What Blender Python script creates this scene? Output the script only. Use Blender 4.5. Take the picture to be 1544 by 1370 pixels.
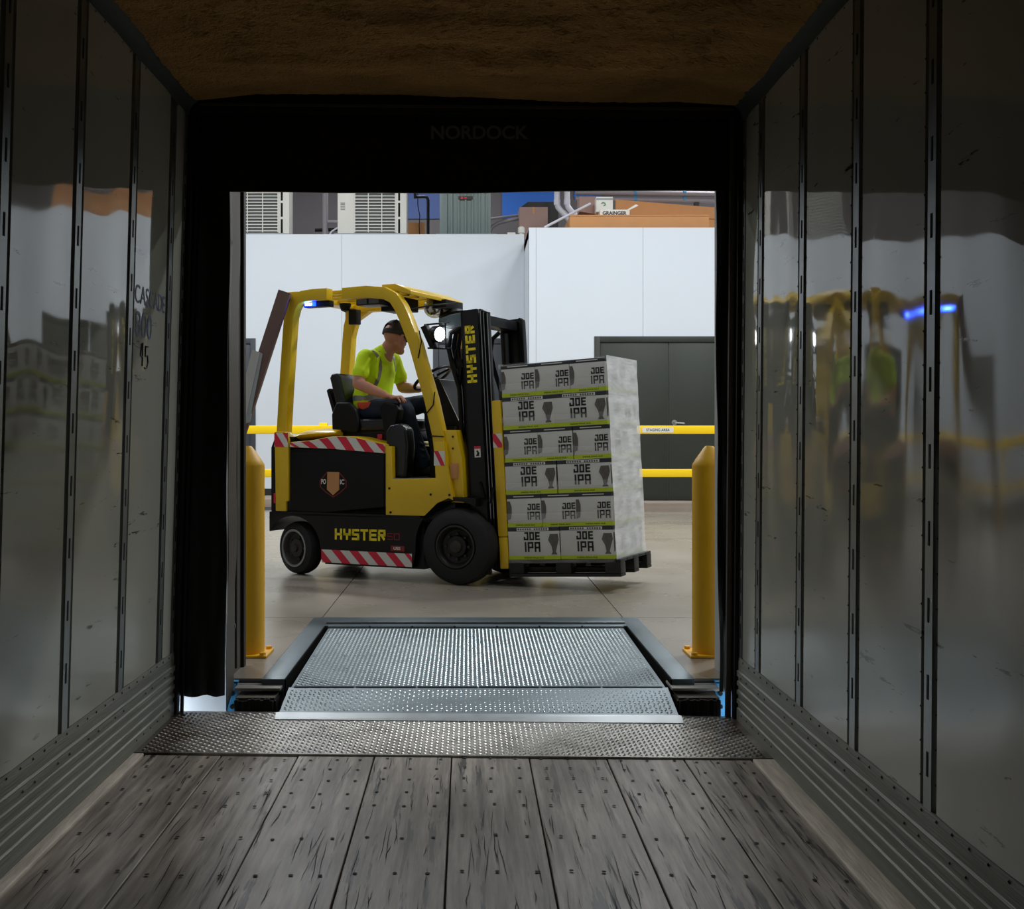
import bpy, bmesh, math, random
from mathutils import Vector, Matrix, noise
random.seed(7)
for o in list(bpy.data.objects): bpy.data.objects.remove(o)
SC = bpy.context.scene
COL = SC.collection
R = math.radians

# ---------------------------------------------------------------- camera, sky, light, exposure
F_PX, CX, CY, EYE = 1780.0, 704.0, 658.0, 1.24          # focal length and principal point in a 1544 x 1370 frame
cd = bpy.data.cameras.new('camera'); cam = bpy.data.objects.new('camera', cd); COL.objects.link(cam)
cam.location = (0, 0, EYE); cam.rotation_euler = (R(90), 0, 0)
cd.sensor_fit = 'HORIZONTAL'; cd.sensor_width = 36; cd.lens = 36 * F_PX / 1544
cd.shift_x = (772 - CX) / 1544; cd.shift_y = (CY - 685) / 1544
cd.clip_start = .05; cd.clip_end = 200
SC.camera = cam
wd = bpy.data.worlds.new('world'); SC.world = wd; wd.use_nodes = True
wd.node_tree.nodes['Background'].inputs[0].default_value = (.80, .90, 1.0, 1)
wd.node_tree.nodes['Background'].inputs[1].default_value = 7.0
SC.view_settings.view_transform = 'Standard'; SC.view_settings.look = 'None'
SC.view_settings.gamma = 1; SC.view_settings.use_curve_mapping = False
SC.view_settings.exposure = 0.0
LAMP_POWER = 270.0

WF = .12                                                  # warehouse floor height above the trailer floor

# ---------------------------------------------------------------- materials
def lin(h):
    h = h.lstrip('#'); v = [int(h[i:i+2], 16) / 255 for i in (0, 2, 4)]
    return tuple(c / 12.92 if c <= .04045 else ((c + .055) / 1.055) ** 2.4 for c in v)

def mat(name, col, rough=.5, metal=0., var=.12, vscale=6., bump=0., bscale=60., bdist=.01, stretch=(1, 1, 1), rvar=.1, spec=.5, coat=0., emit=None, estr=0., trans=0., per_object=0.):
    m = bpy.data.materials.new(name); m.use_nodes = True
    nt = m.node_tree; N = nt.nodes; L = nt.links
    b = N['Principled BSDF']
    c = lin(col) if isinstance(col, str) else col
    tc = N.new('ShaderNodeTexCoord'); mp = N.new('ShaderNodeMapping'); L.new(tc.outputs['Object'], mp.inputs['Vector'])
    mp.inputs['Scale'].default_value = stretch
    n1 = N.new('ShaderNodeTexNoise'); n1.inputs['Scale'].default_value = vscale; n1.inputs['Detail'].default_value = 6
    L.new(mp.outputs[0], n1.inputs['Vector'])
    mx = N.new('ShaderNodeMix'); mx.data_type = 'RGBA'
    mx.inputs[6].default_value = tuple(max(0, x * (1 - var)) for x in c) + (1,)
    mx.inputs[7].default_value = tuple(min(1, x * (1 + var)) for x in c) + (1,)
    L.new(n1.outputs[0], mx.inputs[0])
    out = mx.outputs[2]
    if per_object:
        oi = N.new('ShaderNodeObjectInfo'); hs = N.new('ShaderNodeHueSaturation')
        mr = N.new('ShaderNodeMapRange'); mr.inputs[3].default_value = 1 - per_object; mr.inputs[4].default_value = 1 + per_object
        L.new(oi.outputs['Random'], mr.inputs[0]); L.new(mr.outputs[0], hs.inputs['Value']); L.new(out, hs.inputs['Color']); out = hs.outputs[0]
    L.new(out, b.inputs['Base Color'])
    b.inputs['Metallic'].default_value = metal
    b.inputs['Specular IOR Level'].default_value = spec
    b.inputs['Coat Weight'].default_value = coat
    b.inputs['Transmission Weight'].default_value = trans
    if rvar:
        mr = N.new('ShaderNodeMapRange'); mr.inputs[3].default_value = max(.02, rough - rvar); mr.inputs[4].default_value = min(1, rough + rvar)
        L.new(n1.outputs[0], mr.inputs[0]); L.new(mr.outputs[0], b.inputs['Roughness'])
    else:
        b.inputs['Roughness'].default_value = rough
    if bump:
        n2 = N.new('ShaderNodeTexNoise'); n2.inputs['Scale'].default_value = bscale; n2.inputs['Detail'].default_value = 4
        L.new(mp.outputs[0], n2.inputs['Vector'])
        bp = N.new('ShaderNodeBump'); bp.inputs['Strength'].default_value = bump; bp.inputs['Distance'].default_value = bdist
        L.new(n2.outputs[0], bp.inputs['Height']); L.new(bp.outputs[0], b.inputs['Normal'])
    if emit:
        b.inputs['Emission Color'].default_value = (lin(emit) if isinstance(emit, str) else emit) + (1,)
        b.inputs['Emission Strength'].default_value = estr
    return m

def wood_floor():
    m = mat('worn_floor_wood', '#6e6761', .42, 0, .0, 5)
    nt = m.node_tree; N = nt.nodes; L = nt.links; b = N['Principled BSDF']
    tc = N.new('ShaderNodeTexCoord'); oi = N.new('ShaderNodeObjectInfo')
    vm = N.new('ShaderNodeVectorMath'); vm.operation = 'ADD'
    L.new(tc.outputs['Object'], vm.inputs[0]); L.new(oi.outputs['Random'], vm.inputs[1])
    def noi(sc, st, det=8, rgh=.6):
        mp = N.new('ShaderNodeMapping'); mp.inputs['Scale'].default_value = st; L.new(vm.outputs[0], mp.inputs['Vector'])
        n = N.new('ShaderNodeTexNoise'); n.inputs['Scale'].default_value = sc; n.inputs['Detail'].default_value = det; n.inputs['Roughness'].default_value = rgh
        L.new(mp.outputs[0], n.inputs['Vector']); return n.outputs[0]
    def ramp(src, pts):
        r = N.new('ShaderNodeValToRGB'); L.new(src, r.inputs[0])
        e = r.color_ramp.elements
        while len(e) < len(pts): e.new(.5)
        for k, (p, c) in enumerate(pts): e[k].position = p; e[k].color = tuple(c) + (1,)
        return r.outputs[0]
    grain = noi(30, (1, .06, 1)); big = noi(2.2, (1, .5, 1), 4); crack = noi(34, (1, .055, 1), 4, .65); mask = noi(3.0, (1, .35, 1), 2)
    base = ramp(grain, [(.25, lin('#5a524b')), (.5, lin('#9c948b')), (.75, lin('#d6cec5'))])
    tint = ramp(big, [(.3, (.62, .58, .53)), (.7, (1.1, 1.08, 1.06))])
    mul = N.new('ShaderNodeMix'); mul.data_type = 'RGBA'; mul.blend_type = 'MULTIPLY'; mul.inputs[0].default_value = 1
    L.new(base, mul.inputs[6]); L.new(tint, mul.inputs[7])
    ck = ramp(crack, [(.385, (.04, .035, .03)), (.43, (1, 1, 1))])
    mk = ramp(mask, [(.38, (0, 0, 0)), (.55, (1, 1, 1))])
    mul2 = N.new('ShaderNodeMix'); mul2.data_type = 'RGBA'; mul2.blend_type = 'MULTIPLY'
    L.new(mk, mul2.inputs[0]); L.new(mul.outputs[2], mul2.inputs[6]); L.new(ck, mul2.inputs[7])
    # random splits and gouges
    vo = N.new('ShaderNodeTexVoronoi'); vo.feature = 'DISTANCE_TO_EDGE'; vo.inputs['Scale'].default_value = 2.3
    mp = N.new('ShaderNodeMapping'); mp.inputs['Scale'].default_value = (1.6, .55, 1); mp.inputs['Rotation'].default_value = (0, 0, .35); L.new(vm.outputs[0], mp.inputs['Vector'])
    nz = N.new('ShaderNodeTexNoise'); nz.inputs['Scale'].default_value = 5; L.new(vm.outputs[0], nz.inputs['Vector'])
    ad = N.new('ShaderNodeMix'); ad.data_type = 'RGBA'; ad.blend_type = 'ADD'; ad.inputs[0].default_value = .3
    L.new(mp.outputs[0], ad.inputs[6]); L.new(nz.outputs['Color'], ad.inputs[7]); L.new(ad.outputs[2], vo.inputs['Vector'])
    sp = ramp(vo.outputs['Distance'], [(.006, (.08, .07, .07)), (.014, (1, 1, 1))])
    mul3 = N.new('ShaderNodeMix'); mul3.data_type = 'RGBA'; mul3.blend_type = 'MULTIPLY'
    mul3.inputs[0].default_value = 0.0; L.new(mul2.outputs[2], mul3.inputs[6]); L.new(sp, mul3.inputs[7])
    L.new(mul3.outputs[2], b.inputs['Base Color'])
    bp = N.new('ShaderNodeBump'); bp.inputs['Strength'].default_value = .35; bp.inputs['Distance'].default_value = .004
    L.new(grain, bp.inputs['Height']); L.new(bp.outputs[0], b.inputs['Normal'])
    return m

def panel_mat():
    """white painted aluminium: glossy, scratched"""
    m = mat('scratched_white_panel', '#a9a99e', .10, 0, .10, 1.5, rvar=0, spec=.7)
    nt = m.node_tree; N = nt.nodes; L = nt.links; b = N['Principled BSDF']
    tc = N.new('ShaderNodeTexCoord')
    mp = N.new('ShaderNodeMapping'); mp.inputs['Scale'].default_value = (1, .35, 2.6); mp.inputs['Rotation'].default_value = (.25, 0, 0)
    L.new(tc.outputs['Object'], mp.inputs['Vector'])
    n = N.new('ShaderNodeTexNoise'); n.inputs['Scale'].default_value = 9; n.inputs['Detail'].default_value = 7; n.inputs['Roughness'].default_value = .7
    L.new(mp.outputs[0], n.inputs['Vector'])
    r = N.new('ShaderNodeValToRGB'); r.color_ramp.elements[0].position = .33; r.color_ramp.elements[0].color = (.10, .10, .10, 1)
    r.color_ramp.elements[1].position = .365; r.color_ramp.elements[1].color = (1, 1, 1, 1)
    L.new(n.outputs[0], r.inputs[0])
    old = b.inputs['Base Color'].links[0].from_socket
    mx = N.new('ShaderNodeMix'); mx.data_type = 'RGBA'; mx.blend_type = 'MULTIPLY'; mx.inputs[0].default_value = 1
    L.new(old, mx.inputs[6]); L.new(r.outputs[0], mx.inputs[7]); L.new(mx.outputs[2], b.inputs['Base Color'])
    n3 = N.new('ShaderNodeTexNoise'); n3.inputs['Scale'].default_value = 3; n3.inputs['Detail'].default_value = 8; L.new(tc.outputs['Object'], n3.inputs['Vector'])
    mr = N.new('ShaderNodeMapRange'); mr.inputs[1].default_value = .3; mr.inputs[2].default_value = .75; mr.inputs[3].default_value = .018; mr.inputs[4].default_value = .075
    L.new(n3.outputs[0], mr.inputs[0])
    mul = N.new('ShaderNodeMath'); mul.operation = 'DIVIDE'; L.new(mr.outputs[0], mul.inputs[0])
    sep = N.new('ShaderNodeSeparateColor'); L.new(r.outputs[0], sep.inputs[0])
    mxx = N.new('ShaderNodeMath'); mxx.operation = 'MAXIMUM'; mxx.inputs[1].default_value = .3; L.new(sep.outputs[0], mxx.inputs[0])
    L.new(mxx.outputs[0], mul.inputs[1])
    # roughness rises from mid height down over the lower half
    sz = N.new('ShaderNodeSeparateXYZ'); L.new(tc.outputs['Object'], sz.inputs[0])
    wz = N.new('ShaderNodeMapRange'); wz.inputs[1].default_value = 1.35; wz.inputs[2].default_value = .75; wz.inputs[3].default_value = 0; wz.inputs[4].default_value = .15; L.new(sz.outputs[2], wz.inputs[0])
    sm_ = N.new('ShaderNodeMath'); sm_.operation = 'ADD'; L.new(mul.outputs[0], sm_.inputs[0]); L.new(wz.outputs[0], sm_.inputs[1]); L.new(sm_.outputs[0], b.inputs['Roughness'])
    return m

def foam_mat():
    m = mat('spray_foam', '#c4955a', .95, 0, .6, 3.0, bump=1.0, bscale=75, bdist=.03, stretch=(.8, 1.5, 1), spec=.1)
    return m

def rust_plate():
    m = mat('rusty_tread_plate', '#c2c0bb', .30, .5, .2, 9)
    nt = m.node_tree; N = nt.nodes; L = nt.links; b = N['Principled BSDF']
    tc = N.new('ShaderNodeTexCoord'); sx = N.new('ShaderNodeSeparateXYZ'); L.new(tc.outputs['Object'], sx.inputs[0])
    ab = N.new('ShaderNodeMath'); ab.operation = 'ABSOLUTE'; L.new(sx.outputs[0], ab.inputs[0])
    n = N.new('ShaderNodeTexNoise'); n.inputs['Scale'].default_value = 4; n.inputs['Detail'].default_value = 6; L.new(tc.outputs['Object'], n.inputs['Vector'])
    ad = N.new('ShaderNodeMath'); ad.operation = 'MULTIPLY_ADD'; L.new(n.outputs[0], ad.inputs[0]); ad.inputs[1].default_value = .45; L.new(ab.outputs[0], ad.inputs[2])
    mr = N.new('ShaderNodeMapRange'); mr.inputs[1].default_value = 1.15; mr.inputs[2].default_value = 1.42; L.new(ad.outputs[0], mr.inputs[0])
    old = b.inputs['Base Color'].links[0].from_socket
    mx = N.new('ShaderNodeMix'); mx.data_type = 'RGBA'; mx.inputs[7].default_value = lin('#4a3d31') + (1,)
    L.new(mr.outputs[0], mx.inputs[0]); L.new(old, mx.inputs[6]); L.new(mx.outputs[2], b.inputs['Base Color'])
    inv = N.new('ShaderNodeMath'); inv.operation = 'MULTIPLY_ADD'; inv.inputs[1].default_value = -.5; inv.inputs[2].default_value = .6; L.new(mr.outputs[0], inv.inputs[0]); L.new(inv.outputs[0], b.inputs['Metallic'])
    return m

def film_mat(name, low, high):
    m = bpy.data.materials.new(name); m.use_nodes = True; nt = m.node_tree; N = nt.nodes; L = nt.links
    for n in list(N):
        if n.type == 'BSDF_PRINCIPLED': N.remove(n)
    out = N['Material Output']; mix = N.new('ShaderNodeMixShader'); tr = N.new('ShaderNodeBsdfTransparent')
    p = N.new('ShaderNodeBsdfPrincipled'); p.inputs['Base Color'].default_value = (.90, .92, .93, 1); p.inputs['Roughness'].default_value = .22
    tc = N.new('ShaderNodeTexCoord'); mp = N.new('ShaderNodeMapping'); mp.inputs['Scale'].default_value = (1, 1, 3.5); L.new(tc.outputs['Object'], mp.inputs['Vector'])
    n = N.new('ShaderNodeTexNoise'); n.inputs['Scale'].default_value = 3.5; n.inputs['Detail'].default_value = 7; L.new(mp.outputs[0], n.inputs['Vector'])
    mr = N.new('ShaderNodeMapRange'); mr.inputs[1].default_value = .3; mr.inputs[2].default_value = .7; mr.inputs[3].default_value = low; mr.inputs[4].default_value = high
    L.new(n.outputs[0], mr.inputs[0]); L.new(mr.outputs[0], mix.inputs[0]); L.new(tr.outputs[0], mix.inputs[1]); L.new(p.outputs[0], mix.inputs[2]); L.new(mix.outputs[0], out.inputs[0])
    bp = N.new('ShaderNodeBump'); bp.inputs['Strength'].default_value = .5; bp.inputs['Distance'].default_value = .02; L.new(n.outputs[0], bp.inputs['Height']); L.new(bp.outputs[0], p.inputs['Normal'])
    return m

K = {}
K['panel'] = panel_mat()
K['post'] = mat('worn_galvanised_post', '#8a8f8e', .34, .75, .25, 8, rvar=.12)
K['slot'] = mat('slot_black', '#040404', .9, 0, .05)
K['channel'] = mat('dark_channel', '#141413', .6, 0, .1)  # recess shade of the grooves beside the wall posts put into this near-black
K['scuff'] = mat('scuff_aluminium', '#7d7e76', .55, .3, .55, 12, stretch=(3, .10, 3.5), bump=.3, bscale=60)
K['toprail'] = mat('grey_green_rail', '#454b46', .7, .1, .2, 5)
K['rivet'] = mat('dark_rivet', '#262624', .5, .4)
K['edge'] = mat('worn_edge_steel', '#b8aea0', .55, .1, .6, 14, stretch=(2.5, .3, 1), bump=.5, bscale=40)
K['wood'] = wood_floor()
K['nail'] = mat('nail_black', '#0d0c0b', .8)
K['foam'] = foam_mat()
K['rust'] = rust_plate()
K['frame'] = mat('black_frame_steel', '#191816', .5, .2, .2, 7)
K['frame2'] = mat('grey_frame_steel', '#5a554e', .45, .3, .2, 7)
K['curtain'] = mat('black_vinyl', '#0d0d0e', .42, 0, .2, 4, spec=.4)
K['curtainprint'] = mat('grey_print', '#6f7275', .7, 0, .1)
K['tread'] = mat('polished_treads', '#a9b5ba', .30, .75, .1, 9)
K['pitdark'] = mat('pit_shade_black', '#0a0a0a', .95, 0, .1, spec=.05)  # near-black puts the shade of the gap beside the ramp into the colour
K['galv'] = mat('galvanised_plate', '#657379', .40, .7, .18, 7, rvar=.1)
K['lip'] = mat('worn_lip_plate', '#657278', .45, .6, .18, 8, rvar=.08)
K['lipedge'] = mat('bright_lip_edge', '#9da3a6', .38, .8, .12, 12)
K['steel'] = mat('dark_steel', '#5d6a70', .42, .6, .2, 6)
K['coverplate'] = mat('worn_cover_plate', '#8b877f', .6, .1, .25, 9)
K['rubber'] = mat('laminated_rubber', '#1c1916', .85, 0, .3, 20, stretch=(14, 1, 1))
K['rubtop'] = mat('worn_rubber_top', '#5f564b', .8, 0, .35, 18, stretch=(10, 1, 1))
K['blue'] = mat('blue_paint', '#3f8fc0', .5, 0, .15, 9)
K['whitedock'] = mat('white_dock_face', '#e8ebee', .7, 0, .12, 6)
K['concrete'] = mat('polished_concrete', '#8f887d', .28, 0, .16, 1.3, rvar=.1, bump=.03, bscale=40)
K['concrete2'] = mat('rough_concrete', '#8d867c', .8, 0, .2, 3)
K['curb'] = mat('brown_curb', '#9a8c80', .7, 0, .15, 5)
K['joint'] = mat('joint_dark', '#3a3835', .9)
K['wallwhite'] = mat('white_wall_panel', '#d4dce5', .45, 0, .02, 1.2)
K['wallgrey'] = mat('taupe_wall', '#6a6669', .8, 0, .08, 2)
K['wallblue2'] = mat('muted_blue_wall_patch', '#435a94', .6, 0, .1, 2)
K['wallblue'] = mat('blue_wall_patch', '#2f6fd0', .6, 0, .1, 2)
K['warein'] = mat('warehouse_inner_wall', '#a5a5a3', .8, 0, .05, 1)
K['wareceil'] = mat('warehouse_ceiling', '#8a8b8c', .8, 0, .05, 1)
K['door'] = mat('dark_green_grey_door', '#2b302a', .45, 0, .06, 3)
K['doorblue'] = mat('dark_slate_door', '#3a3f47', .45, 0, .06, 3)
K['black'] = mat('black_plastic', '#060608', .45, 0, .2, 6, spec=.25)
K['blackmetal'] = mat('black_painted_steel', '#0a0a0d', .38, 0, .2, 6, spec=.3)
K['baseboard'] = mat('black_base', '#1c1d1e', .5)
K['yellow'] = mat('safety_yellow', '#e3b80c', .42, 0, .06, 4)
K['bollard'] = mat('bollard_yellow', '#e8b012', .45, 0, .06, 5)
K['rail'] = mat('rail_yellow', '#fbd20a', .4, 0, .04, 3)
K['hyel'] = mat('forklift_yellow', '#d9b40e', .36, 0, .08, 5, coat=.2)
K['yprint'] = mat('yellow_print', '#f0dc1c', .5, 0, .03)
K['redprint'] = mat('dark_red_print', '#7c1c1c', .5, 0, .05)
K['red'] = mat('red_tape', '#d2203c', .45, 0, .06)
K['white'] = mat('white_tape', '#d9d9d4', .45, 0, .06)
K['tyre'] = mat('tyre_rubber', '#17171a', .75, 0, .25, 12, bump=.1, bscale=40)
K['rim'] = mat('dusty_rim', '#35332f', .65, .2, .6, 14)
K['rimdark'] = mat('dark_rim', '#1b1b1c', .5, .3, .3, 14)
K['chrome'] = mat('bare_steel', '#b9bcbf', .2, .95, .08)
K['mastline'] = mat('worn_mast_edge', '#8d9292', .35, .7, .2, 9)
K['seat'] = mat('black_vinyl_seat', '#0d0e12', .33, 0, .2, 8)
K['brown'] = mat('brown_beam', '#5d4640', .6, 0, .12, 6)
K['greypanel'] = mat('grey_panel', '#a9aaa8', .5, 0, .08, 6)
K['lampblue'] = mat('blue_led', '#1040ff', .3, emit='#0a2cff', estr=9)
K['lampcore'] = mat('blue_led_core', '#9fc0ff', .3, emit='#a9c6ff', estr=10)
K['lampwhite'] = mat('white_led', '#ffffff', .3, emit='#ffffff', estr=14)
K['skin'] = mat('skin', '#c0866a', .5, 0, .12, 14)
K['shirt'] = mat('hi_vis_shirt', '#d8ff14', .8, 0, .05, 9, bump=.8, bscale=11, emit=None)
K['silver'] = mat('reflective_tape', '#8b8d84', .4, .2, .12, 10)
K['jeans'] = mat('dark_denim', '#1f2c40', .8, 0, .25, 12, bump=.4, bscale=12)
K['cap'] = mat('dark_brown_cap', '#39322c', .8, 0, .2, 20)
K['shoe'] = mat('brown_shoe', '#2d211d', .6, 0, .2, 12)
K['orange'] = mat('orange_cloth', '#e2563a', .7)
K['carton'] = mat('carton_white', '#cdcecb', .5, 0, .07, 8)
K['cprint'] = mat('carton_black_print', '#1d1e20', .5, 0, .1)
K['cband'] = mat('carton_dark_band', '#2a2d33', .5, 0, .1)
K['clime'] = mat('carton_lime', '#b4c81e', .5, 0, .08)
K['cgrey'] = mat('carton_grey_picture', '#5d5a57', .55, 0, .6, 28)
K['film'] = film_mat('stretch_film', .04, .22)
K['filmside'] = film_mat('stretch_film_dense', .50, .80)
K['pallet'] = mat('black_pallet', '#0d0d10', .5, 0, .2, 8)
K['acwhite'] = mat('ac_white', '#d8d7d0', .45, 0, .03)
K['acdark'] = mat('ac_coil', '#55585a', .6, .2, .15, 20)
K['acgrey'] = mat('ac_grey_green', '#6f7d7c', .45, .2, .06)
K['pad'] = mat('grey_pad', '#8f979c', .6)
K['cardboard'] = mat('cardboard', '#c08a5a', .8, 0, .1, 6)
K['cardpink'] = mat('cardboard_pinkish', '#9b8078', .8, 0, .1, 6)
K['pvc'] = mat('white_pvc', '#d3d4e0', .35, 0, .03)
K['duct'] = mat('taupe_duct', '#8f8a90', .5, .1, .05)
K['darkbox'] = mat('dark_equipment', '#33312f', .6)
K['ink'] = mat('faded_blue_ink', '#1b2c60', .5, 0, .2)
K['marker'] = mat('black_marker', '#15151a', .5)
K['green'] = mat('green_print', '#2f8f4a', .5)
K['snow'] = mat('snowy_ground', '#f2f5f8', .8, 0, .05, 2)

# ---------------------------------------------------------------- mesh helpers
class MB:
    def __init__(self, off=(0, 0, 0)): self.v = []; self.f = []; self.off = Vector(off)
    def add(self, vs, fs):
        n = len(self.v); self.v += [Vector(p) for p in vs]; self.f += [tuple(i + n for i in q) for q in fs]; return self
    def box(self, x0, x1, y0, y1, z0, z1):
        return self.add([(x0, y0, z0), (x1, y0, z0), (x1, y1, z0), (x0, y1, z0), (x0, y0, z1), (x1, y0, z1), (x1, y1, z1), (x0, y1, z1)],
                        [(0, 3, 2, 1), (4, 5, 6, 7), (0, 1, 5, 4), (1, 2, 6, 5), (2, 3, 7, 6), (3, 0, 4, 7)])
    def prism(self, poly, axis, a, b):
        n = len(poly)
        def P(p, t): return {'y': (p[0], t, p[1]), 'x': (t, p[0], p[1]), 'z': (p[0], p[1], t)}[axis]
        vs = [P(p, a) for p in poly] + [P(p, b) for p in poly]
        fs = [tuple(range(n)), tuple(reversed(range(n, 2 * n)))] + [(i, n + i, n + (i + 1) % n, (i + 1) % n) for i in range(n)]
        return self.add(vs, fs)
    def tube(self, pts, r, n=10, rect=None, side=None, closed=False):
        """sweep; r a number or list; rect=(half width, half height) for box section; side = fixed direction of the width"""
        pts = [Vector(p) for p in pts]; m = len(pts)
        rs = r if isinstance(r, (list, tuple)) else [r] * m
        rings = []; up = None
        for i, p in enumerate(pts):
            if closed: t = pts[(i + 1) % m] - pts[i - 1]
            else: t = pts[min(i + 1, m - 1)] - pts[max(i - 1, 0)]
            t.normalize()
            if side is not None: u = Vector(side)
            elif up is None: u = Vector((0, 0, 1)) if abs(t.z) < .9 else Vector((1, 0, 0))
            else: u = up
            u = (u - t * u.dot(t)).normalized(); up = u
            w = t.cross(u)
            if rect:
                a, b = rect; rings.append([p + u * a + w * b, p - u * a + w * b, p - u * a - w * b, p + u * a - w * b])
            else:
                q = rs[i]; q1, q2 = q if isinstance(q, (list, tuple)) else (q, q)
                rings.append([p + u * (q1 * math.cos(2 * math.pi * k / n)) + w * (q2 * math.sin(2 * math.pi * k / n)) for k in range(n)])
        n = len(rings[0]); vs = [v for g in rings for v in g]; fs = []
        M_ = m if closed else m - 1
        for i in range(M_):
            j = (i + 1) % m
            for k in range(n):
                fs.append((i * n + k, i * n + (k + 1) % n, j * n + (k + 1) % n, j * n + k))
        if not closed: fs += [tuple(reversed(range(n))), tuple(range((m - 1) * n, m * n))]
        return self.add(vs, fs)
    def cyl(self, p0, p1, r, n=14, r1=None): return self.tube([p0, p1], [r, r if r1 is None else r1], n)
    def lathe(self, prof, o, ax, n=32, caps=True):
        """prof [(radius, distance along axis)] around axis ax through o"""
        o = Vector(o); ax = Vector(ax).normalized(); u = ax.orthogonal().normalized(); w = ax.cross(u)
        vs = []; fs = []
        for r, h in prof:
            for k in range(n):
                a = 2 * math.pi * k / n; vs.append(o + ax * h + (u * math.cos(a) + w * math.sin(a)) * max(r, 1e-4))
        for i in range(len(prof) - 1):
            for k in range(n): fs.append((i * n + k, i * n + (k + 1) % n, (i + 1) * n + (k + 1) % n, (i + 1) * n + k))
        if caps: fs += [tuple(reversed(range(n))), tuple(range((len(prof) - 1) * n, len(prof) * n))]
        return self.add(vs, fs)
    def ell(self, c, r, n=16, m=10, axes=None):
        c = Vector(c); X, Y, Z = axes if axes else (Vector((1, 0, 0)), Vector((0, 1, 0)), Vector((0, 0, 1)))
        vs = []; fs = []
        for i in range(m + 1):
            th = math.pi * i / m
            for k in range(n):
                a = 2 * math.pi * k / n
                vs.append(c + X * (r[0] * max(math.sin(th), 1e-3) * math.cos(a)) + Y * (r[1] * max(math.sin(th), 1e-3) * math.sin(a)) + Z * (r[2] * math.cos(th)))
        for i in range(m):
            for k in range(n): fs.append((i * n + k, (i + 1) * n + k, (i + 1) * n + (k + 1) % n, i * n + (k + 1) % n))
        fs += [tuple(range(n)), tuple(reversed(range(m * n, m * n + n)))]
        return self.add(vs, fs)
    def limb(self, pts, rs, n=14, side=None):
        """tapered capsule chain, resampled along a smooth curve"""
        P = [Vector(p) for p in pts]
        def rr(q): return q if isinstance(q, (list, tuple)) else (q, q)
        Q = []; RR = []
        for i in range(len(P) - 1):
            p0 = P[max(i - 1, 0)]; p1 = P[i]; p2 = P[i + 1]; p3 = P[min(i + 2, len(P) - 1)]
            for k in range(5):
                t = k / 5
                Q.append(.5 * ((2 * p1) + (-p0 + p2) * t + (2 * p0 - 5 * p1 + 4 * p2 - p3) * t * t + (-p0 + 3 * p1 - 3 * p2 + p3) * t ** 3))
                a, b = rr(rs[i]), rr(rs[i + 1]); s = t * t * (3 - 2 * t); RR.append((a[0] * (1 - s) + b[0] * s, a[1] * (1 - s) + b[1] * s))
        Q.append(P[-1]); RR.append(rr(rs[-1]))
        t0 = (Q[0] - Q[1]).normalized(); t1 = (Q[-1] - Q[-2]).normalized()
        a, b = RR[0], RR[-1]; qa = min(a); qb = min(b)
        pre = [(Q[0] + t0 * qa * math.sin(w), (a[0] * math.cos(w), a[1] * math.cos(w))) for w in (1.45, 1.1, .6)]
        post = [(Q[-1] + t1 * qb * math.sin(w), (b[0] * math.cos(w), b[1] * math.cos(w))) for w in (.6, 1.1, 1.45)]
        pts2 = [p for p, _ in pre] + Q + [p for p, _ in post]; rs2 = [r for _, r in pre] + RR + [r for _, r in post]
        return self.tube(pts2, rs2, n, side=side)
    def mapv(self, fn): self.v = [Vector(fn(p)) for p in self.v]; return self
    def mesh(self, name, bevel=0, seg=2, smooth=None):
        me = bpy.data.meshes.new(name); me.from_pydata([tuple(p - self.off) for p in self.v], [], self.f)
        bm = bmesh.new(); bm.from_mesh(me)
        bmesh.ops.recalc_face_normals(bm, faces=bm.faces)
        if bevel:
            ed = [e for e in bm.edges if len(e.link_faces) == 2 and e.calc_face_angle(0) > .5]
            bmesh.ops.bevel(bm, geom=ed, offset=bevel, segments=seg, profile=.6, affect='EDGES', clamp_overlap=True)
        bm.to_mesh(me); bm.free()
        if smooth is None: smooth = bool(bevel)
        if smooth:
            me.shade_smooth(); me.set_sharp_from_angle(angle=R(38 if not bevel else 50))
        return me
    def build(self, name, m, parent=None, bevel=0, seg=2, smooth=None, M=None):
        return link(name, self.mesh(name, bevel, seg, smooth), m, parent, M)

def link(name, me, m, parent=None, M=None):
    o = bpy.data.objects.new(name, me); COL.objects.link(o)
    if m is not None and not me.materials: me.materials.append(K[m] if isinstance(m, str) else m)
    if parent is not None: o.parent = parent
    if M is not None: o.matrix_local = M
    return o
def tag(o, label, cat, group=None, kind=None):
    o['label'] = label; o['category'] = cat
    if group: o['group'] = group
    if kind: o['kind'] = kind
    return o
def empty(name, M=None):
    o = bpy.data.objects.new(name, None); COL.objects.link(o); o.empty_display_size = .1
    if M is not None: o.matrix_world = M
    return o
def stuff(o): o['kind'] = 'stuff'; return o
def T(x, y, z): return Matrix.Translation((x, y, z))
def WX(px, Y): return (px - CX) * Y / F_PX
def WZ(py, Y): return EYE - (py - CY) * Y / F_PX

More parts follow.
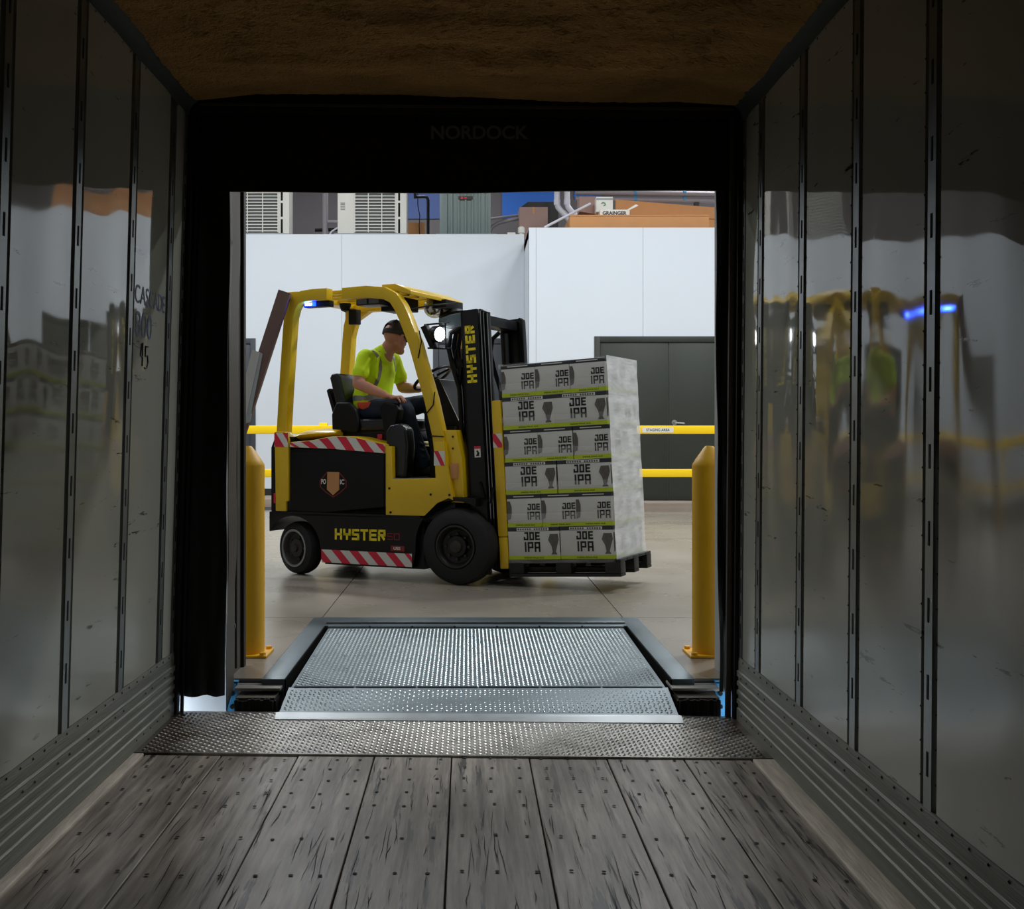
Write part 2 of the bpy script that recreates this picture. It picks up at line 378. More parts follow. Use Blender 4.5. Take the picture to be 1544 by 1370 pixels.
# lettering: block glyphs made of strokes, and the built-in face
GL = {'H': [((0, 0), (0, 1)), ((1, 0), (1, 1)), ((0, .5), (1, .5))], 'Y': [((0, 1), (0, .5)), ((1, 1), (1, .5)), ((0, .5), (1, .5)), ((.5, .5), (.5, 0))],
      'S': [((1, 1), (0, 1)), ((0, 1), (0, .5)), ((0, .5), (1, .5)), ((1, .5), (1, 0)), ((1, 0), (0, 0))], 'T': [((0, 1), (1, 1)), ((.5, 1), (.5, 0))],
      'E': [((1, 1), (0, 1)), ((0, 1), (0, 0)), ((0, 0), (1, 0)), ((0, .5), (.9, .5))], 'R': [((0, 0), (0, 1)), ((0, 1), (1, 1)), ((1, 1), (1, .5)), ((1, .5), (0, .5)), ((.45, .5), (1, 0))],
      'J': [((.25, 1), (1, 1)), ((1, 1), (1, 0)), ((1, 0), (0, 0)), ((0, 0), (0, .3))], 'O': [((0, 0), (0, 1)), ((0, 1), (1, 1)), ((1, 1), (1, 0)), ((1, 0), (0, 0))],
      'I': [((.5, 0), (.5, 1))], 'P': [((0, 0), (0, 1)), ((0, 1), (1, 1)), ((1, 1), (1, .45)), ((1, .45), (0, .45))], 'A': [((0, 0), (0, 1)), ((0, 1), (1, 1)), ((1, 1), (1, 0)), ((0, .42), (1, .42))],
      '5': [((1, 1), (0, 1)), ((0, 1), (0, .5)), ((0, .5), (1, .5)), ((1, .5), (1, 0)), ((1, 0), (0, 0))], '0': [((0, 0), (0, 1)), ((0, 1), (1, 1)), ((1, 1), (1, 0)), ((1, 0), (0, 0))]}
def block(mb, s, o, u, v, w, h, gap, t, lift=.0):
    """block word from o; u, v unit vectors along and up; letter width w, height h, stroke t"""
    o = Vector(o); u = Vector(u); v = Vector(v); nn = u.cross(v) * lift; x = 0
    for ch in s:
        if ch != ' ':
            cw = w * (.35 if ch == 'I' else 1)
            for a, b in GL[ch]:
                A = Vector((t / 2 + a[0] * (cw - t), t / 2 + a[1] * (h - t))); B = Vector((t / 2 + b[0] * (cw - t), t / 2 + b[1] * (h - t)))
                d = (B - A).normalized(); e = Vector((-d.y, d.x)) * t / 2; d *= t / 2
                q = [A - d - e, B + d - e, B + d + e, A - d + e]
                if abs(d.x) > 1e-6 and abs(d.y) > 1e-6: q = [A - e, B - e + Vector((0, -t * .1)), B + e, A + e]
                mb.add([o + nn + u * (x + p.x) + v * p.y for p in q], [(0, 1, 2, 3)])
            x += cw + gap
    return x - gap
def textmesh(s, width, o, u, v, bold=0., lift=0., height=None, mb=None):
    c = bpy.data.curves.new('lettering', 'FONT'); c.body = s; c.offset = bold; c.align_x = 'LEFT'
    ob = bpy.data.objects.new('lettering_tmp', c); COL.objects.link(ob)
    dg = bpy.context.evaluated_depsgraph_get(); me = bpy.data.meshes.new_from_object(ob.evaluated_get(dg))
    bpy.data.objects.remove(ob); bpy.data.curves.remove(c)
    xs = [p.co.x for p in me.vertices]; ys = [p.co.y for p in me.vertices]
    x0, x1, y0, y1 = min(xs), max(xs), min(ys), max(ys); k = width / (x1 - x0); ky = k if height is None else height / (y1 - y0)
    o = Vector(o); u = Vector(u); v = Vector(v); n = u.cross(v) * lift
    if mb is None: mb = MB()
    mb.add([o + n + u * ((p.co.x - x0) * k) + v * ((p.co.y - y0) * ky) for p in me.vertices], [tuple(f.vertices) for f in me.polygons])
    bpy.data.meshes.remove(me)
    return mb

def letters(mb, name, m, parent):
    """one object for each letter of a word"""
    me = mb.mesh('word'); bm = bmesh.new(); bm.from_mesh(me); bm.verts.ensure_lookup_table(); seen = set()
    for v0 in bm.verts:
        if v0.index in seen: continue
        st = [v0]; isl = []; seen.add(v0.index)
        while st:
            v = st.pop(); isl.append(v)
            for e in v.link_edges:
                w = e.other_vert(v)
                if w.index not in seen: seen.add(w.index); st.append(w)
        ix = {v.index: k for k, v in enumerate(isl)}
        fs = {f.index: tuple(ix[v.index] for v in f.verts) for v in isl for f in v.link_faces}
        MB().add([v.co for v in isl], list(fs.values())).build(name, m, parent)
    bm.free(); bpy.data.meshes.remove(me)

# ================================================================ THE TRAILER
RE = 5.25                                                 # rear edge of the trailer
FR = -6.5                                                 # its front, behind the camera
def lean(x): return .0174 - .0080 * x                     # the body stands a little crooked
def TR(p): return (p[0] + lean(p[0]) * p[2], p[1], p[2] - .0095 * p[0])
XL, XR, HT = -1.30, 1.197, 2.74

# floor
fl = MB().box(XL, XR, FR, RE - .02, -.18, -.03).mapv(TR).build('floor', 'channel')
tag(fl, 'worn grey wooden plank floor of the trailer', 'floor', kind='structure')
seams = [-1.245, -.948, -.652, -.357, -.059, .241, .541, .838, 1.10]
for i in range(len(seams) - 1):
    a, b = seams[i] + .0025, seams[i + 1] - .0025
    p = MB().box(a, b, FR, 4.56, -.03, random.uniform(-.0015, .0015)).mapv(TR).build('plank', 'wood', fl, bevel=.002, seg=1, smooth=False)
    nb = MB(); k = 0
    for yy in (2.72, 3.03, 3.34, 3.645, 3.955, 4.11, 4.265, 4.40, 4.53):
        for fx in (.16, .5, .84):
            x = a + (b - a) * fx + random.uniform(-.01, .01); y = yy + random.uniform(-.008, .008) - .03 * math.sin(i)
            nb.add([(x + .0072 * math.cos(q * math.pi / 3.0), y + .0085 * math.sin(q * math.pi / 3.0), .0032) for q in range(6)], [tuple(range(6))])
    stuff(nb.mapv(TR).build('nail_heads', 'nail', p))
    cb = MB()
    for q in range(34):
        x = random.uniform(a + .01, b - .01); y = random.uniform(2.6, 4.5); ln = random.uniform(.06, .42) * (1 if y < 3.9 else .5); n = 7; w = random.uniform(.0006, .0016); dr = random.uniform(-.06, .06); pts = []
        for k in range(n + 1):
            x += random.uniform(-.0022, .0022) + dr * ln / n; x = min(max(x, a + .004), b - .004); ww = w * math.sin(math.pi * (k + .15) / (n + .3)); yy2 = min(y + ln * k / n, 4.55); pts += [(x - ww, yy2, .0026), (x + ww, yy2, .0026)]
        cb.add(pts, [(2 * k, 2 * k + 1, 2 * k + 3, 2 * k + 2) for k in range(n)])
    stuff(cb.mapv(TR).build('cracks', 'nail', p))
for x0, x1 in ((XL, -1.247), (1.103, XR)):
    MB().box(x0, x1, FR, 4.56, -.03, .006).mapv(TR).build('edge_strip', 'edge', fl, bevel=.003, seg=1)

def treads(mb, x0, x1, y0, y1, zf, pitch=.0215, lx=.0108, wy=.0036, h=.0026):
    nx = int((x1 - x0) / pitch); ny = int((y1 - y0) / pitch)
    for i in range(nx):
        for j in range(ny):
            x = x0 + pitch * (i + .5); y = y0 + pitch * (j + .5); s = 1 if (i + j) % 2 else -1
            dx, dy = .7071 * lx, .7071 * lx * s; ex, ey = -.7071 * wy * s, .7071 * wy
            z = zf(x, y)
            mb.add([(x - dx, y - dy, z), (x + ex, y + ey, z), (x + dx, y + dy, z), (x - ex, y - ey, z), (x - dx * .55, y - dy * .55, z + h), (x + dx * .55, y + dy * .55, z + h)],
                   [(0, 4, 3), (3, 4, 5, 2), (2, 5, 1), (1, 5, 4, 0)])
    return mb
tp = MB().box(XL + .01, XR - .01, 4.563, RE, -.03, .008).mapv(TR).build('threshold_plate', 'rust', fl)
tp['label'] = 'rust-edged steel tread plate at the trailer sill'
stuff(treads(MB(), XL + .03, XR - .03, 4.575, RE - .01, lambda x, y: .008, h=.0028).mapv(TR).build('tread_pattern', 'rust', tp))

# side walls
def nz3(x, y, z): return noise.noise(Vector((x, y, z)))
def pdisp(s, i, a, b, y, z):
    """how far the thin lining bulges into the trailer"""
    t = (y - a) / (b - a); sd = i * 7.3 + s * 31; e = max(0, min(1, 6 * min(t, 1 - t)))
    return e * (.0048 * nz3(y * 2.0 + sd, sd, z * 1.1) + .0026 * nz3(y * 4.5 + sd, 3, z * 2.0) + .0024 * math.sin(math.pi * t))
def wall(side, posts, label):
    s = 1 if side == 'right' else -1
    X = XR if s > 0 else XL
    def P(d, y, z): return (X - s * d, y, z)             # d: distance into the trailer from the lining
    w = MB().box(min(X + s * .012, X + s * .06), max(X + s * .012, X + s * .06), FR, RE - .03, -.18, HT + .08).mapv(TR).build('wall_' + side, 'channel')
    tag(w, label, 'wall', kind='structure')
    edges = [FR] + posts + [5.165]
    half = .054
    for i in range(len(edges) - 1):
        a = edges[i] + (half if i else 0); b = edges[i + 1] - (half if i < len(edges) - 2 else .03)
        ny, nzz = max(4, int((b - a) / .045)), 48
        if b - a > 2: ny = 20
        vs = []; fs = []; z0, z1 = .285, 2.655
        for j in range(ny + 1):
            for k in range(nzz + 1):
                y = a + (b - a) * j / ny; z = z0 + (z1 - z0) * k / nzz
                d = pdisp(s, i, a, b, y, z)
                vs.append(P(d, y, z))
        q = nzz + 1
        for j in range(ny):
            for k in range(nzz): fs.append((j * q + k, (j + 1) * q + k, (j + 1) * q + k + 1, j * q + k + 1))
        mb = MB().add(vs, fs)
        mb.add([P(-.013, a, z0), P(0, a, z0), P(0, a, z1), P(-.013, a, z1)], [(0, 1, 2, 3)])
        mb.add([P(-.013, b, z0), P(0, b, z0), P(0, b, z1), P(-.013, b, z1)], [(0, 1, 2, 3)])
        mb.mapv(TR).build('wall_panel', 'panel', w, smooth=True)
    pp = posts + [5.165]
    for i, y in enumerate(pp):
        rear = i == len(pp) - 1
        hw = .020 if rear else .026
        ch = MB().box(min(P(-.011, 0, 0)[0], P(-.02, 0, 0)[0]), max(P(-.011, 0, 0)[0], P(-.02, 0, 0)[0]), y - .05, y + .05, .27, 2.66)
        mb = MB()
        prof = [(-.012, -hw - .004), (.003, -hw), (.003, hw), (-.012, hw + .004)]
        mb.add([P(d, y + e, .275) for d, e in prof] + [P(d, y + e, 2.66) for d, e in prof], [(0, 1, 5, 4), (1, 2, 6, 5), (2, 3, 7, 6), (3, 0, 4, 7), (0, 1, 2, 3), (4, 5, 6, 7)])
        if False: mb.add([P(-.010, y - half, .275), P(-.010, y + half, .275), P(-.010, y + half, 2.66), P(-.010, y - half, 2.66)], [(0, 1, 2, 3)])
        po = mb.mapv(TR).build('logistic_post', 'post', w)
        sm = None; z = .40 + .07 * (i % 2)
        while z < 2.55:
            c = TR(P(.0036, y, z))
            if sm is None:
                sm = MB().box(-.0008, .0008, -.0055, .0055, -.032, .032).mesh('slot'); sm.materials.append(K['slot'])
            so = link('slot', sm, None, po); so.location = c
            so.rotation_euler = (0, lean(X), 0)
            z += .1 if rear else .2
    # scuff band
    prof = [(-.012, -.02), (.012, -.02), (.012, .060)]
    for q in range(8):
        z = .064 + q * .0195; dd_ = .012 if q % 2 else .006; prof += [(dd_, z), (dd_, z + .0165)]
    prof += [(.014, .223), (.006, .227), (.006, .262), (.003, .283), (-.012, .283)]
    n = len(prof)
    sb = MB().add([P(d, FR, z) for d, z in prof] + [P(d, 5.19, z) for d, z in prof], [(i, i + 1, n + i + 1, n + i) for i in range(n - 1)] + [tuple(range(n, 2 * n))])
    bb = sb.mapv(TR).build('baseboard_' + side, 'scuff'); tag(bb, 'ribbed scuffed metal band along the foot of the %s trailer wall' % side, 'baseboard', kind='structure')
    # top rail
    prof = [(-.012, 2.64), (.006, 2.64), (.010, 2.668), (.026, 2.69), (.050, 2.705), (.056, 2.76), (-.012, 2.76)]; n = len(prof)
    tr = MB().add([P(d, FR, z) for d, z in prof] + [P(d, RE - .06, z) for d, z in prof], [(i, (i + 1) % n, n + (i + 1) % n, n + i) for i in range(n)] + [tuple(range(n, 2 * n))])
    tr = tr.mapv(TR).build('trim_1' if s < 0 else 'trim_2', 'toprail', smooth=True); tag(tr, 'grey metal rail along the top of the %s trailer wall' % side, 'trim', kind='structure')
    rv = MB(); y = 2.0
    while y < 5.15:
        for z, d in ((.272, .006), (2.632, .001)) + (((.205, .014),) if int(y * 100) % 3 else ()) + (((.045, .012),) if int(y * 100) % 2 else ()):
            c = Vector(P(d, y + random.uniform(-.005, .005), z))
            rv.add([c + Vector((0, .0055, 0)), c + Vector((0, 0, .0055)), c + Vector((0, -.0055, 0)), c + Vector((0, 0, -.0055)), c + Vector((-s * .004, 0, 0))], [(0, 1, 4), (1, 2, 4), (2, 3, 4), (3, 0, 4)])
        y += .1
    for y in posts:
        if y < 1.5: continue
        z = .36
        while z < 2.6 and s > 0:
            for e in (-.052, .052):
                c = Vector(P(.001, y + e, z)); rv.add([c + Vector((0, .003, 0)), c + Vector((0, 0, .004)), c + Vector((0, -.003, 0)), c + Vector((0, 0, -.004)), c + Vector((-s * .003, 0, 0))], [(0, 1, 4), (1, 2, 4), (2, 3, 4), (3, 0, 4)])
            z += .09
    stuff(rv.mapv(TR).build('rivets', 'rivet', w))
    return w
wl = wall('left', [.78, 1.38, 1.98, 2.58, 3.18, 3.78, 4.39, 4.95], 'glossy white lined trailer wall with faded blue stencilled letters')
wr = wall('right', [.67, 1.27, 1.87, 2.47, 3.07, 3.67, 4.265, 4.87], 'glossy white lined trailer wall reflecting the driver and blue lamp')
# stencils on the left wall: reading direction runs away from the camera
def PL(y, z): return Vector(TR((XL, y, z))) + Vector((.0015 + pdisp(-1, 7, 4.39 + .054, 4.95 - .054, y, z), 0, 0))
def stencil(s, y0, y1, z0, z1, m, bold=0.):
    o = PL(y0, z0)
    mb = textmesh(s, y1 - y0, (0, y0, z0), (0, 1, 0), (0, 0, 1), bold, 0, z1 - z0)
    mb.mapv(lambda p: PL(p[1], p[2]))
    letters(mb, 'letter', m, wl)
stencil('CASCADE', 4.45, 4.885, 1.735, 1.805, 'ink', 0)
stencil('800', 4.46, 4.68, 1.61, 1.705, 'ink', 0)
mb = MB()
for st in ([(4.545, 1.585), (4.535, 1.54), (4.56, 1.535)], [(4.56, 1.59), (4.562, 1.50)], [(4.635, 1.58), (4.60, 1.58), (4.60, 1.54), (4.63, 1.545), (4.64, 1.52), (4.625, 1.495), (4.595, 1.495)]):
    mb.tube([PL(y, z) for y, z in st], .003, 5)
mb.build('lettering', 'marker', wl)

# ceiling: sprayed foam
nx, ny = 200, 150
vs = []; fs = []
def foam_z(x, y):
    a = nz3(x * .9, y * 3.2, 1.7) * .036 + nz3(x * 2.6, y * 8, 5.1) * .020 + nz3(x * 8, y * 19, 9) * .011 + nz3(x * 24, y * 30, 3) * .010 + nz3(x * 55, y * 60, 6) * .008
    e = min(1, (min(x - XL, XR - x)) / .30)
    a = a * (.35 + .65 * e) + .6 * max(0, nz3(x * 1.3, y * 6.5, 8)) * .05 * e
    ph = (y * 2.6 + .22 * nz3(x * 1.1, y * .5, 4) + .10 * nz3(x * 4, y, 2)) % 1.0
    a += .030 * e * (ph if ph < .86 else (1 - ph) * 6.14) - .012
    a *= min(1, .25 + (5.17 - y) * 6)
    return 2.712 - .012 * (1 - e) + a + .016 * e * math.sin(y * 9 + 1.2 * nz3(x * .7, 0, 0))
for j in range(ny + 1):
    for i in range(nx + 1):
        x = XL + .04 + (XR - XL - .08) * i / nx; y = 3.6 + (5.17 - 3.6) * j / ny
        vs.append((x, y, foam_z(x, y)))
for j in range(ny):
    for i in range(nx): a = j * (nx + 1) + i; fs.append((a, a + 1, a + nx + 2, a + nx + 1))
ce = MB().add(vs, fs).mapv(TR).build('ceiling', 'foam', smooth=True)
tag(ce, 'rough brown sprayed foam ceiling of the trailer', 'ceiling', kind='structure')
MB().box(XL + .04, XR - .04, FR, 3.6, 2.715, 2.80).mapv(TR).build('foam_run', 'foam', ce)
MB().box(XL - .06, XR + .06, FR, RE - .05, 2.80, 2.86).mapv(TR).build('roof_sheet', 'channel', ce)
wf = MB().box(XL - .06, XR + .06, FR - .06, FR, -.18, 2.86).build('wall_front', 'panel'); tag(wf, 'white bulkhead at the closed end of the trailer', 'wall', kind='structure')

# rear frame of the trailer
rf = empty('trailer_rear_frame', T(0, RE - .05, 0)); tag(rf, 'black steel door frame around the rear of the trailer', 'door frame')
def tb(x0, x1, y0, y1, z0, z1): return MB((0, RE - .05, 0)).box(x0, x1, y0, y1, z0, z1).mapv(TR)
tb(XL - .06, XL + .022, 5.195, 5.255, -.18, 2.72).build('post', 'frame', rf, bevel=.006)
tb(XR - .022, XR + .06, 5.195, 5.255, -.18, 2.72).build('post', 'frame', rf, bevel=.006)
tb(XR - .050, XR - .026, 5.23, 5.255, .0, 2.70).build('stop_strip', 'frame2', rf, bevel=.003)
tb(XL + .026, XL + .040, 5.235, 5.255, .0, 2.70).build('stop_strip', 'frame', rf, bevel=.003)
tb(XL - .06, XR + .06, 5.19, 5.255, 2.66, 2.86).build('header', 'frame', rf, bevel=.006)
tb(XL + .05, XR - .05, 5.183, 5.19, 2.682, 2.694).build('header_bead', 'frame2', rf)
tb(XL - .06, XR + .06, 5.235, 5.25, -.3, -.03).build('sill_beam', 'frame', rf)

# ================================================================ THE DOCK
DW0, DW1 = 5.45, 5.72                                     # dock wall, outer and inner face
JL, JR = -1.105, 1.20
wd_ = empty('wall_dock'); tag(wd_, 'dock wall around the loading door, seen edge-on beside the curtains', 'wall', kind='structure')
MB().box(-14, JL, DW0, DW1, -1.3, 9).build('wall_section', 'warein', wd_)
MB().box(JR, 14, DW0, DW1, -1.3, 9).build('wall_section', 'warein', wd_)
MB().box(JL, JR, DW0, DW1, 3.2, 9).build('wall_section', 'warein', wd_)
MB().box(-3, JL - .002, DW0 - .01, DW0, -1.3, 3.2).build('white_face', 'whitedock', wd_)
MB().box(JR + .002, 3, DW0 - .01, DW0, -1.3, 3.2).build('white_face', 'whitedock', wd_)
# door tracks on the jambs
tk = empty('door_track', T(JL, 5.6, WF)); tag(tk, 'grey steel door track on the jamb beside the black curtain', 'door track')
MB((JL, 5.6, WF)).box(JL, JL + .006, 5.46, 5.73, WF, 3.2).build('track_plate', 'frame2', tk)
MB((JL, 5.6, WF)).box(JL + .0, JL + .022, 5.735, 5.79, WF, 3.2).build('track_angle', 'frame', tk, bevel=.003)
MB((JL, 5.6, WF)).box(JL + .006, JL + .013, 5.60, 5.625, WF + .02, 3.2).build('track_rib', 'frame', tk, bevel=.002)
for z in (.35, .95, 1.55, 2.15, 2.75):
    MB((JL, 5.6, WF)).cyl((JL + .006, 5.55, z), (JL + .016, 5.55, z), .012, 8).build('bolt', 'chrome', tk)

# black curtains of the dock shelter
def sheet(fn, nu, nv, name, m, parent=None, thick=.012):
    """fn(u, v) -> front point; closed sheet with thickness along y"""
    vs = []; fs = []
    for b in (0, 1):
        for i in range(nu + 1):
            for j in range(nv + 1):
                p = Vector(fn(i / nu, j / nv)); p.y += b * thick; vs.append(p)
    q = nv + 1; K2 = (nu + 1) * q
    for i in range(nu):
        for j in range(nv):
            a = (i * q + j, (i + 1) * q + j, (i + 1) * q + j + 1, i * q + j + 1); fs += [a, tuple(K2 + t for t in reversed(a))]
    for i in range(nu):
        for j in (0, nv): a, b = i * q + j, (i + 1) * q + j; fs.append((a, K2 + a, K2 + b, b))
    for j in range(nv):
        for i in (0, nu): a, b = i * q + j, i * q + j + 1; fs.append((a, K2 + a, K2 + b, b))
    return MB().add(vs, fs).build(name, m, parent, smooth=True)
def lc(u, v):
    z = .082 + v * 2.75; x1 = -1.085 + .030 * v + .007 * nz3(z * 2.2, 0, 4)
    x0 = -1.55; x = x0 + (x1 - x0) * u
    y = 5.262 + .004 * nz3(u * 3, z * .8, 2) + .03 * max(0, u - .8) * 5 * (.6 + .4 * nz3(z * 1.7, 7, 1)) + .02 * (1 - v) ** 6 * nz3(u * 9, 3, 3)
    return (x, y, z + (.012 * nz3(u * 8, 2, 2) if v == 0 else 0))
lcu = sheet(lc, 30, 60, 'dock_curtain', 'curtain'); tag(lcu, 'black vinyl side curtain of the dock shelter next to the stencilled wall', 'curtain', 'dock shelter side curtains')
def lf(u, v):                                             # the turned-back grey edge of that curtain
    z = .0 + v * 2.42; x1 = -1.082 + .030 * v + .007 * nz3(z * 2.2, 0, 4)
    return (x1 + .012 * u + .006 * u * nz3(z * 3, 5, 5), 5.30 + .12 * u + .01 * nz3(z * 2, u, 8), z + (.09 * (1 - v) * u))
e = sheet(lf, 6, 60, 'turned_edge', 'frame2', lcu, .004); e['label'] = 'grey turned-back edge of the curtain'
def rc(u, v):
    z = .10 + v * 2.72; x0 = 1.132 - .020 * v + .010 * nz3(z * 2.0, 3, 4) * (1 - .5 * v)
    x1 = 1.5; x = x0 + (x1 - x0) * u
    y = 5.262 + max(0, .35 - u) / .35 * (.03 + .03 * nz3(u * 6, z * 1.6, 6) + .02 * nz3(u * 14, z * 3, 9))
    return (x, y, z)
rcu = sheet(rc, 30, 60, 'dock_curtain', 'curtain'); tag(rcu, 'black vinyl side curtain of the dock shelter hanging in soft folds by the bollard', 'curtain', 'dock shelter side curtains')
def hc(u, v):
    x = -1.6 + 3.2 * u; z = 2.33 + 1.0 * v + (.006 * math.sin(u * 9 + 1) + .004 * nz3(u * 9, 0, 0)) * (1 - v)
    return (x, 5.2565 + .0005 * nz3(x * 1.5, z * 2, 3), z)
hcu = sheet(hc, 60, 16, 'head_curtain', 'curtain'); tag(hcu, 'black head curtain with a faint printed word hanging across the doorway', 'curtain')
yy = 5.2545
nd_ = textmesh('NORDOCK', WX(797, yy) - WX(650, yy), (WX(650, yy), yy, WZ(210, yy)), (1, 0, 0), (0, 0, 1), .026, 0, WZ(189, yy) - WZ(210, yy)); letters(nd_, 'letter', 'curtainprint', hcu)
sh = empty('dock_shelter_frame'); tag(sh, 'dark side boxes that carry the dock curtains outside the wall', 'shelter')
MB().box(-1.75, -1.50, 5.31, DW0 - .01, .10, 3.3).build('side_box', 'curtain', sh)
MB().box(1.50, 1.75, 5.31, DW0 - .01, .10, 3.3).build('side_box', 'curtain', sh)
MB().box(-1.75, 1.75, 5.285, DW0 - .01, 3.3, 3.5).build('head_box', 'curtain', sh)

# leveller
LX0, LX1 = -.82, .925
dl = empty('dock_leveler', T(.05, 6.2, WF)); tag(dl, 'galvanised tread-plate dock leveler ramp bridging into the trailer', 'dock leveler')
O = (.05, 6.2, WF)
def pz(x, y): return .085 + (WF - .085) * (y - 5.44) / (6.90 - 5.44)
def lz(x, y): return .085 - (.085 - .020) * (5.44 - y) / (5.44 - 5.11) - .0095 * x * (5.44 - y) / .33
def slab(x0, x1, y0, y1, fn, t, name, m, parent):
    c = [(x0, y0), (x1, y0), (x1, y1), (x0, y1)]
    return MB(O).add([(x, y, fn(x, y) - t) for x, y in c] + [(x, y, fn(x, y)) for x, y in c], [(0, 3, 2, 1), (4, 5, 6, 7), (0, 1, 5, 4), (1, 2, 6, 5), (2, 3, 7, 6), (3, 0, 4, 7)]).build(name, m, parent)
pf = slab(LX0 + .01, LX1 - .01, 5.445, 6.90, pz, .012, 'platform', 'galv', dl)
stuff(treads(MB(O), LX0 + .02, LX1 - .02, 5.455, 6.89, pz, h=.0028).build('tread_pattern', 'tread', pf))
lp = slab(LX0, LX1, 5.16, 5.44, lz, .012, 'lip', 'lip', dl)
stuff(treads(MB(O), LX0 + .01, LX1 - .01, 5.175, 5.43, lz, h=.0028).build('tread_pattern', 'tread', lp))
slab(LX0 - .012, LX1 + .012, 5.10, 5.16, lambda x, y: lz(x, y) - .006 * (5.16 - y) / .06, .010, 'bevelled_edge', 'lipedge', lp)
for i in range(6):
    w = (LX1 - LX0 - .04) / 6
    MB(O).cyl((LX0 + .02 + i * w + .004, 5.443, .084), (LX0 + .02 + (i + 1) * w - .004, 5.443, .084), .008, 8).build('hinge_barrel', 'galv', lp, smooth=True)
rb_ = MB(O).box(LX0 - .04, LX1 + .04, 6.97, 7.30, WF - .05, WF + .003).build('rear_frame', 'steel', dl)
MB(O).box(LX0 - .02, LX1 + .02, 7.05, 7.12, WF + .003, WF + .012).build('rear_rib', 'galv', dl, bevel=.003)
for i in range(7):
    w = (LX1 - LX0) / 7
    MB(O).cyl((LX0 + i * w + .006, 6.935, WF - .004), (LX0 + (i + 1) * w - .006, 6.935, WF - .004), .017, 10).build('hinge_barrel', 'galv' if i % 2 else 'steel', dl, smooth=True)
for s_, x in ((-1, LX0 - .02), (1, LX1 + .02)):
    MB(O).box(min(x, x + s_ * .105), max(x, x + s_ * .105), 5.44, 7.30, WF - .06, WF + .004).build('side_curb_angle', 'steel', dl, bevel=.003)
    MB(O).box(min(x, x - s_ * .006), max(x, x - s_ * .006), 5.44, 6.97, -.62, WF).build('pit_side', 'pitdark', dl)
MB(O).box(LX0 - .02, LX1 + .02, 5.46, 5.475, -.62, .06).build('front_light_block', 'pitdark', dl)  # unseen black sheets added under the lip to block outdoor light
MB(O).box(LX0 - .02, LX1 + .02, 5.30, 5.475, -.34, -.32).build('lower_light_block', 'black', dl)
MB(O).box(LX0 - .02, LX1 + .02, 5.29, 5.30, -.34, .0).build('front_light_block', 'black', dl)
MB(O).box(LX0 - .02, LX1 + .02, 6.98, 7.0, -.62, WF - .06).build('pit_back', 'pitdark', dl)
pit = MB().box(LX0 - .02, LX1 + .02, 5.46, 7.0, -.62, -.5).build('floor_pit', 'concrete2'); tag(pit, 'concrete bottom of the leveler pit under the ramp', 'floor', kind='structure')
for x0, x1 in ((-14, LX0 - .125), (LX1 + .125, 14)):
    pass
dk = empty('dock_edge'); tag(dk, 'concrete dock edge below the loading door', 'wall', kind='structure')
MB().box(-14, LX0 - .026, DW0 + .0, DW0 + .3, -1.3, WF - .02).build('edge_block', 'whitedock', dk)
MB().box(LX1 + .026, 14, DW0 + .0, DW0 + .3, -1.3, WF - .02).build('edge_block', 'whitedock', dk)
MB().box(LX0 - .026, LX1 + .026, DW0 + .0, DW0 + .06, -1.3, -.3).build('edge_block', 'frame', dk)
# bumpers
def bumper(x0, x1, label):
    b = empty('dock_bumper', T((x0 + x1) / 2, 5.4, -.3)); O2 = ((x0 + x1) / 2, 5.4, -.3)
    n = 12; w = (x1 - x0 - .016) / n
    for i in range(n):
        MB(O2).box(x0 + .008 + i * w, x0 + .008 + (i + 1) * w - .002, 5.275 + random.uniform(0, .008), DW0 - .012, -.35, .062 + random.uniform(-.006, .004)).build('rubber_layer', 'rubber', b)
    MB(O2).box(x0 + .006, x1 - .006, 5.30, DW0 - .012, .060, .068).build('worn_top', 'rubtop', b)
    for x in (x0, x1 - .008): MB(O2).box(x, x + .008, 5.30, DW0 - .012, -.35, .055).build('end_angle', 'frame', b)
    MB(O2).box(x0 - .012, x1 + .01, 5.365, DW0 + .09, .085, .097).build('cover_plate', 'coverplate', b, bevel=.002)
    tag(b, label, 'bumper', 'dock bumpers either side of the leveler'); return b
bumper(-1.045, -.858, 'black laminated rubber dock bumper by the white gap under the curtain')
bumper(.945, 1.140, 'black laminated rubber dock bumper under the bollard with folded curtain')
for x0, x1, lab in ((-1.10, -1.055, 'small blue painted steel angle between curtain edge and bumper'), (1.143, 1.19, 'small blue painted steel angle beside the trailer door frame')):
    b = empty('corner_angle', T(x0, DW0, 0)); tag(b, lab, 'steel angle', 'blue dock corner angles')
    MB((x0, DW0, 0)).box(x0, x1, DW0 - .022, DW0 - .012, -.5, .112).build('flange', 'blue', b)
    MB((x0, DW0, 0)).box(x0, x1, DW0 - .022, DW0 + .12, .105, .114).build('top_flange', 'blue', b)
    for z in (.06, .0): MB((x0, DW0, 0)).cyl((x0 + .022, DW0 - .03, z), (x0 + .022, DW0 - .02, z), .011, 8).build('bolt', 'slot', b)
gr = MB().box(-30, 30, -20, 5.45, -1.35, -1.25).build('ground', 'snow'); tag(gr, 'bright snowy yard outside seen through the gap by the curtain', 'ground', kind='structure')

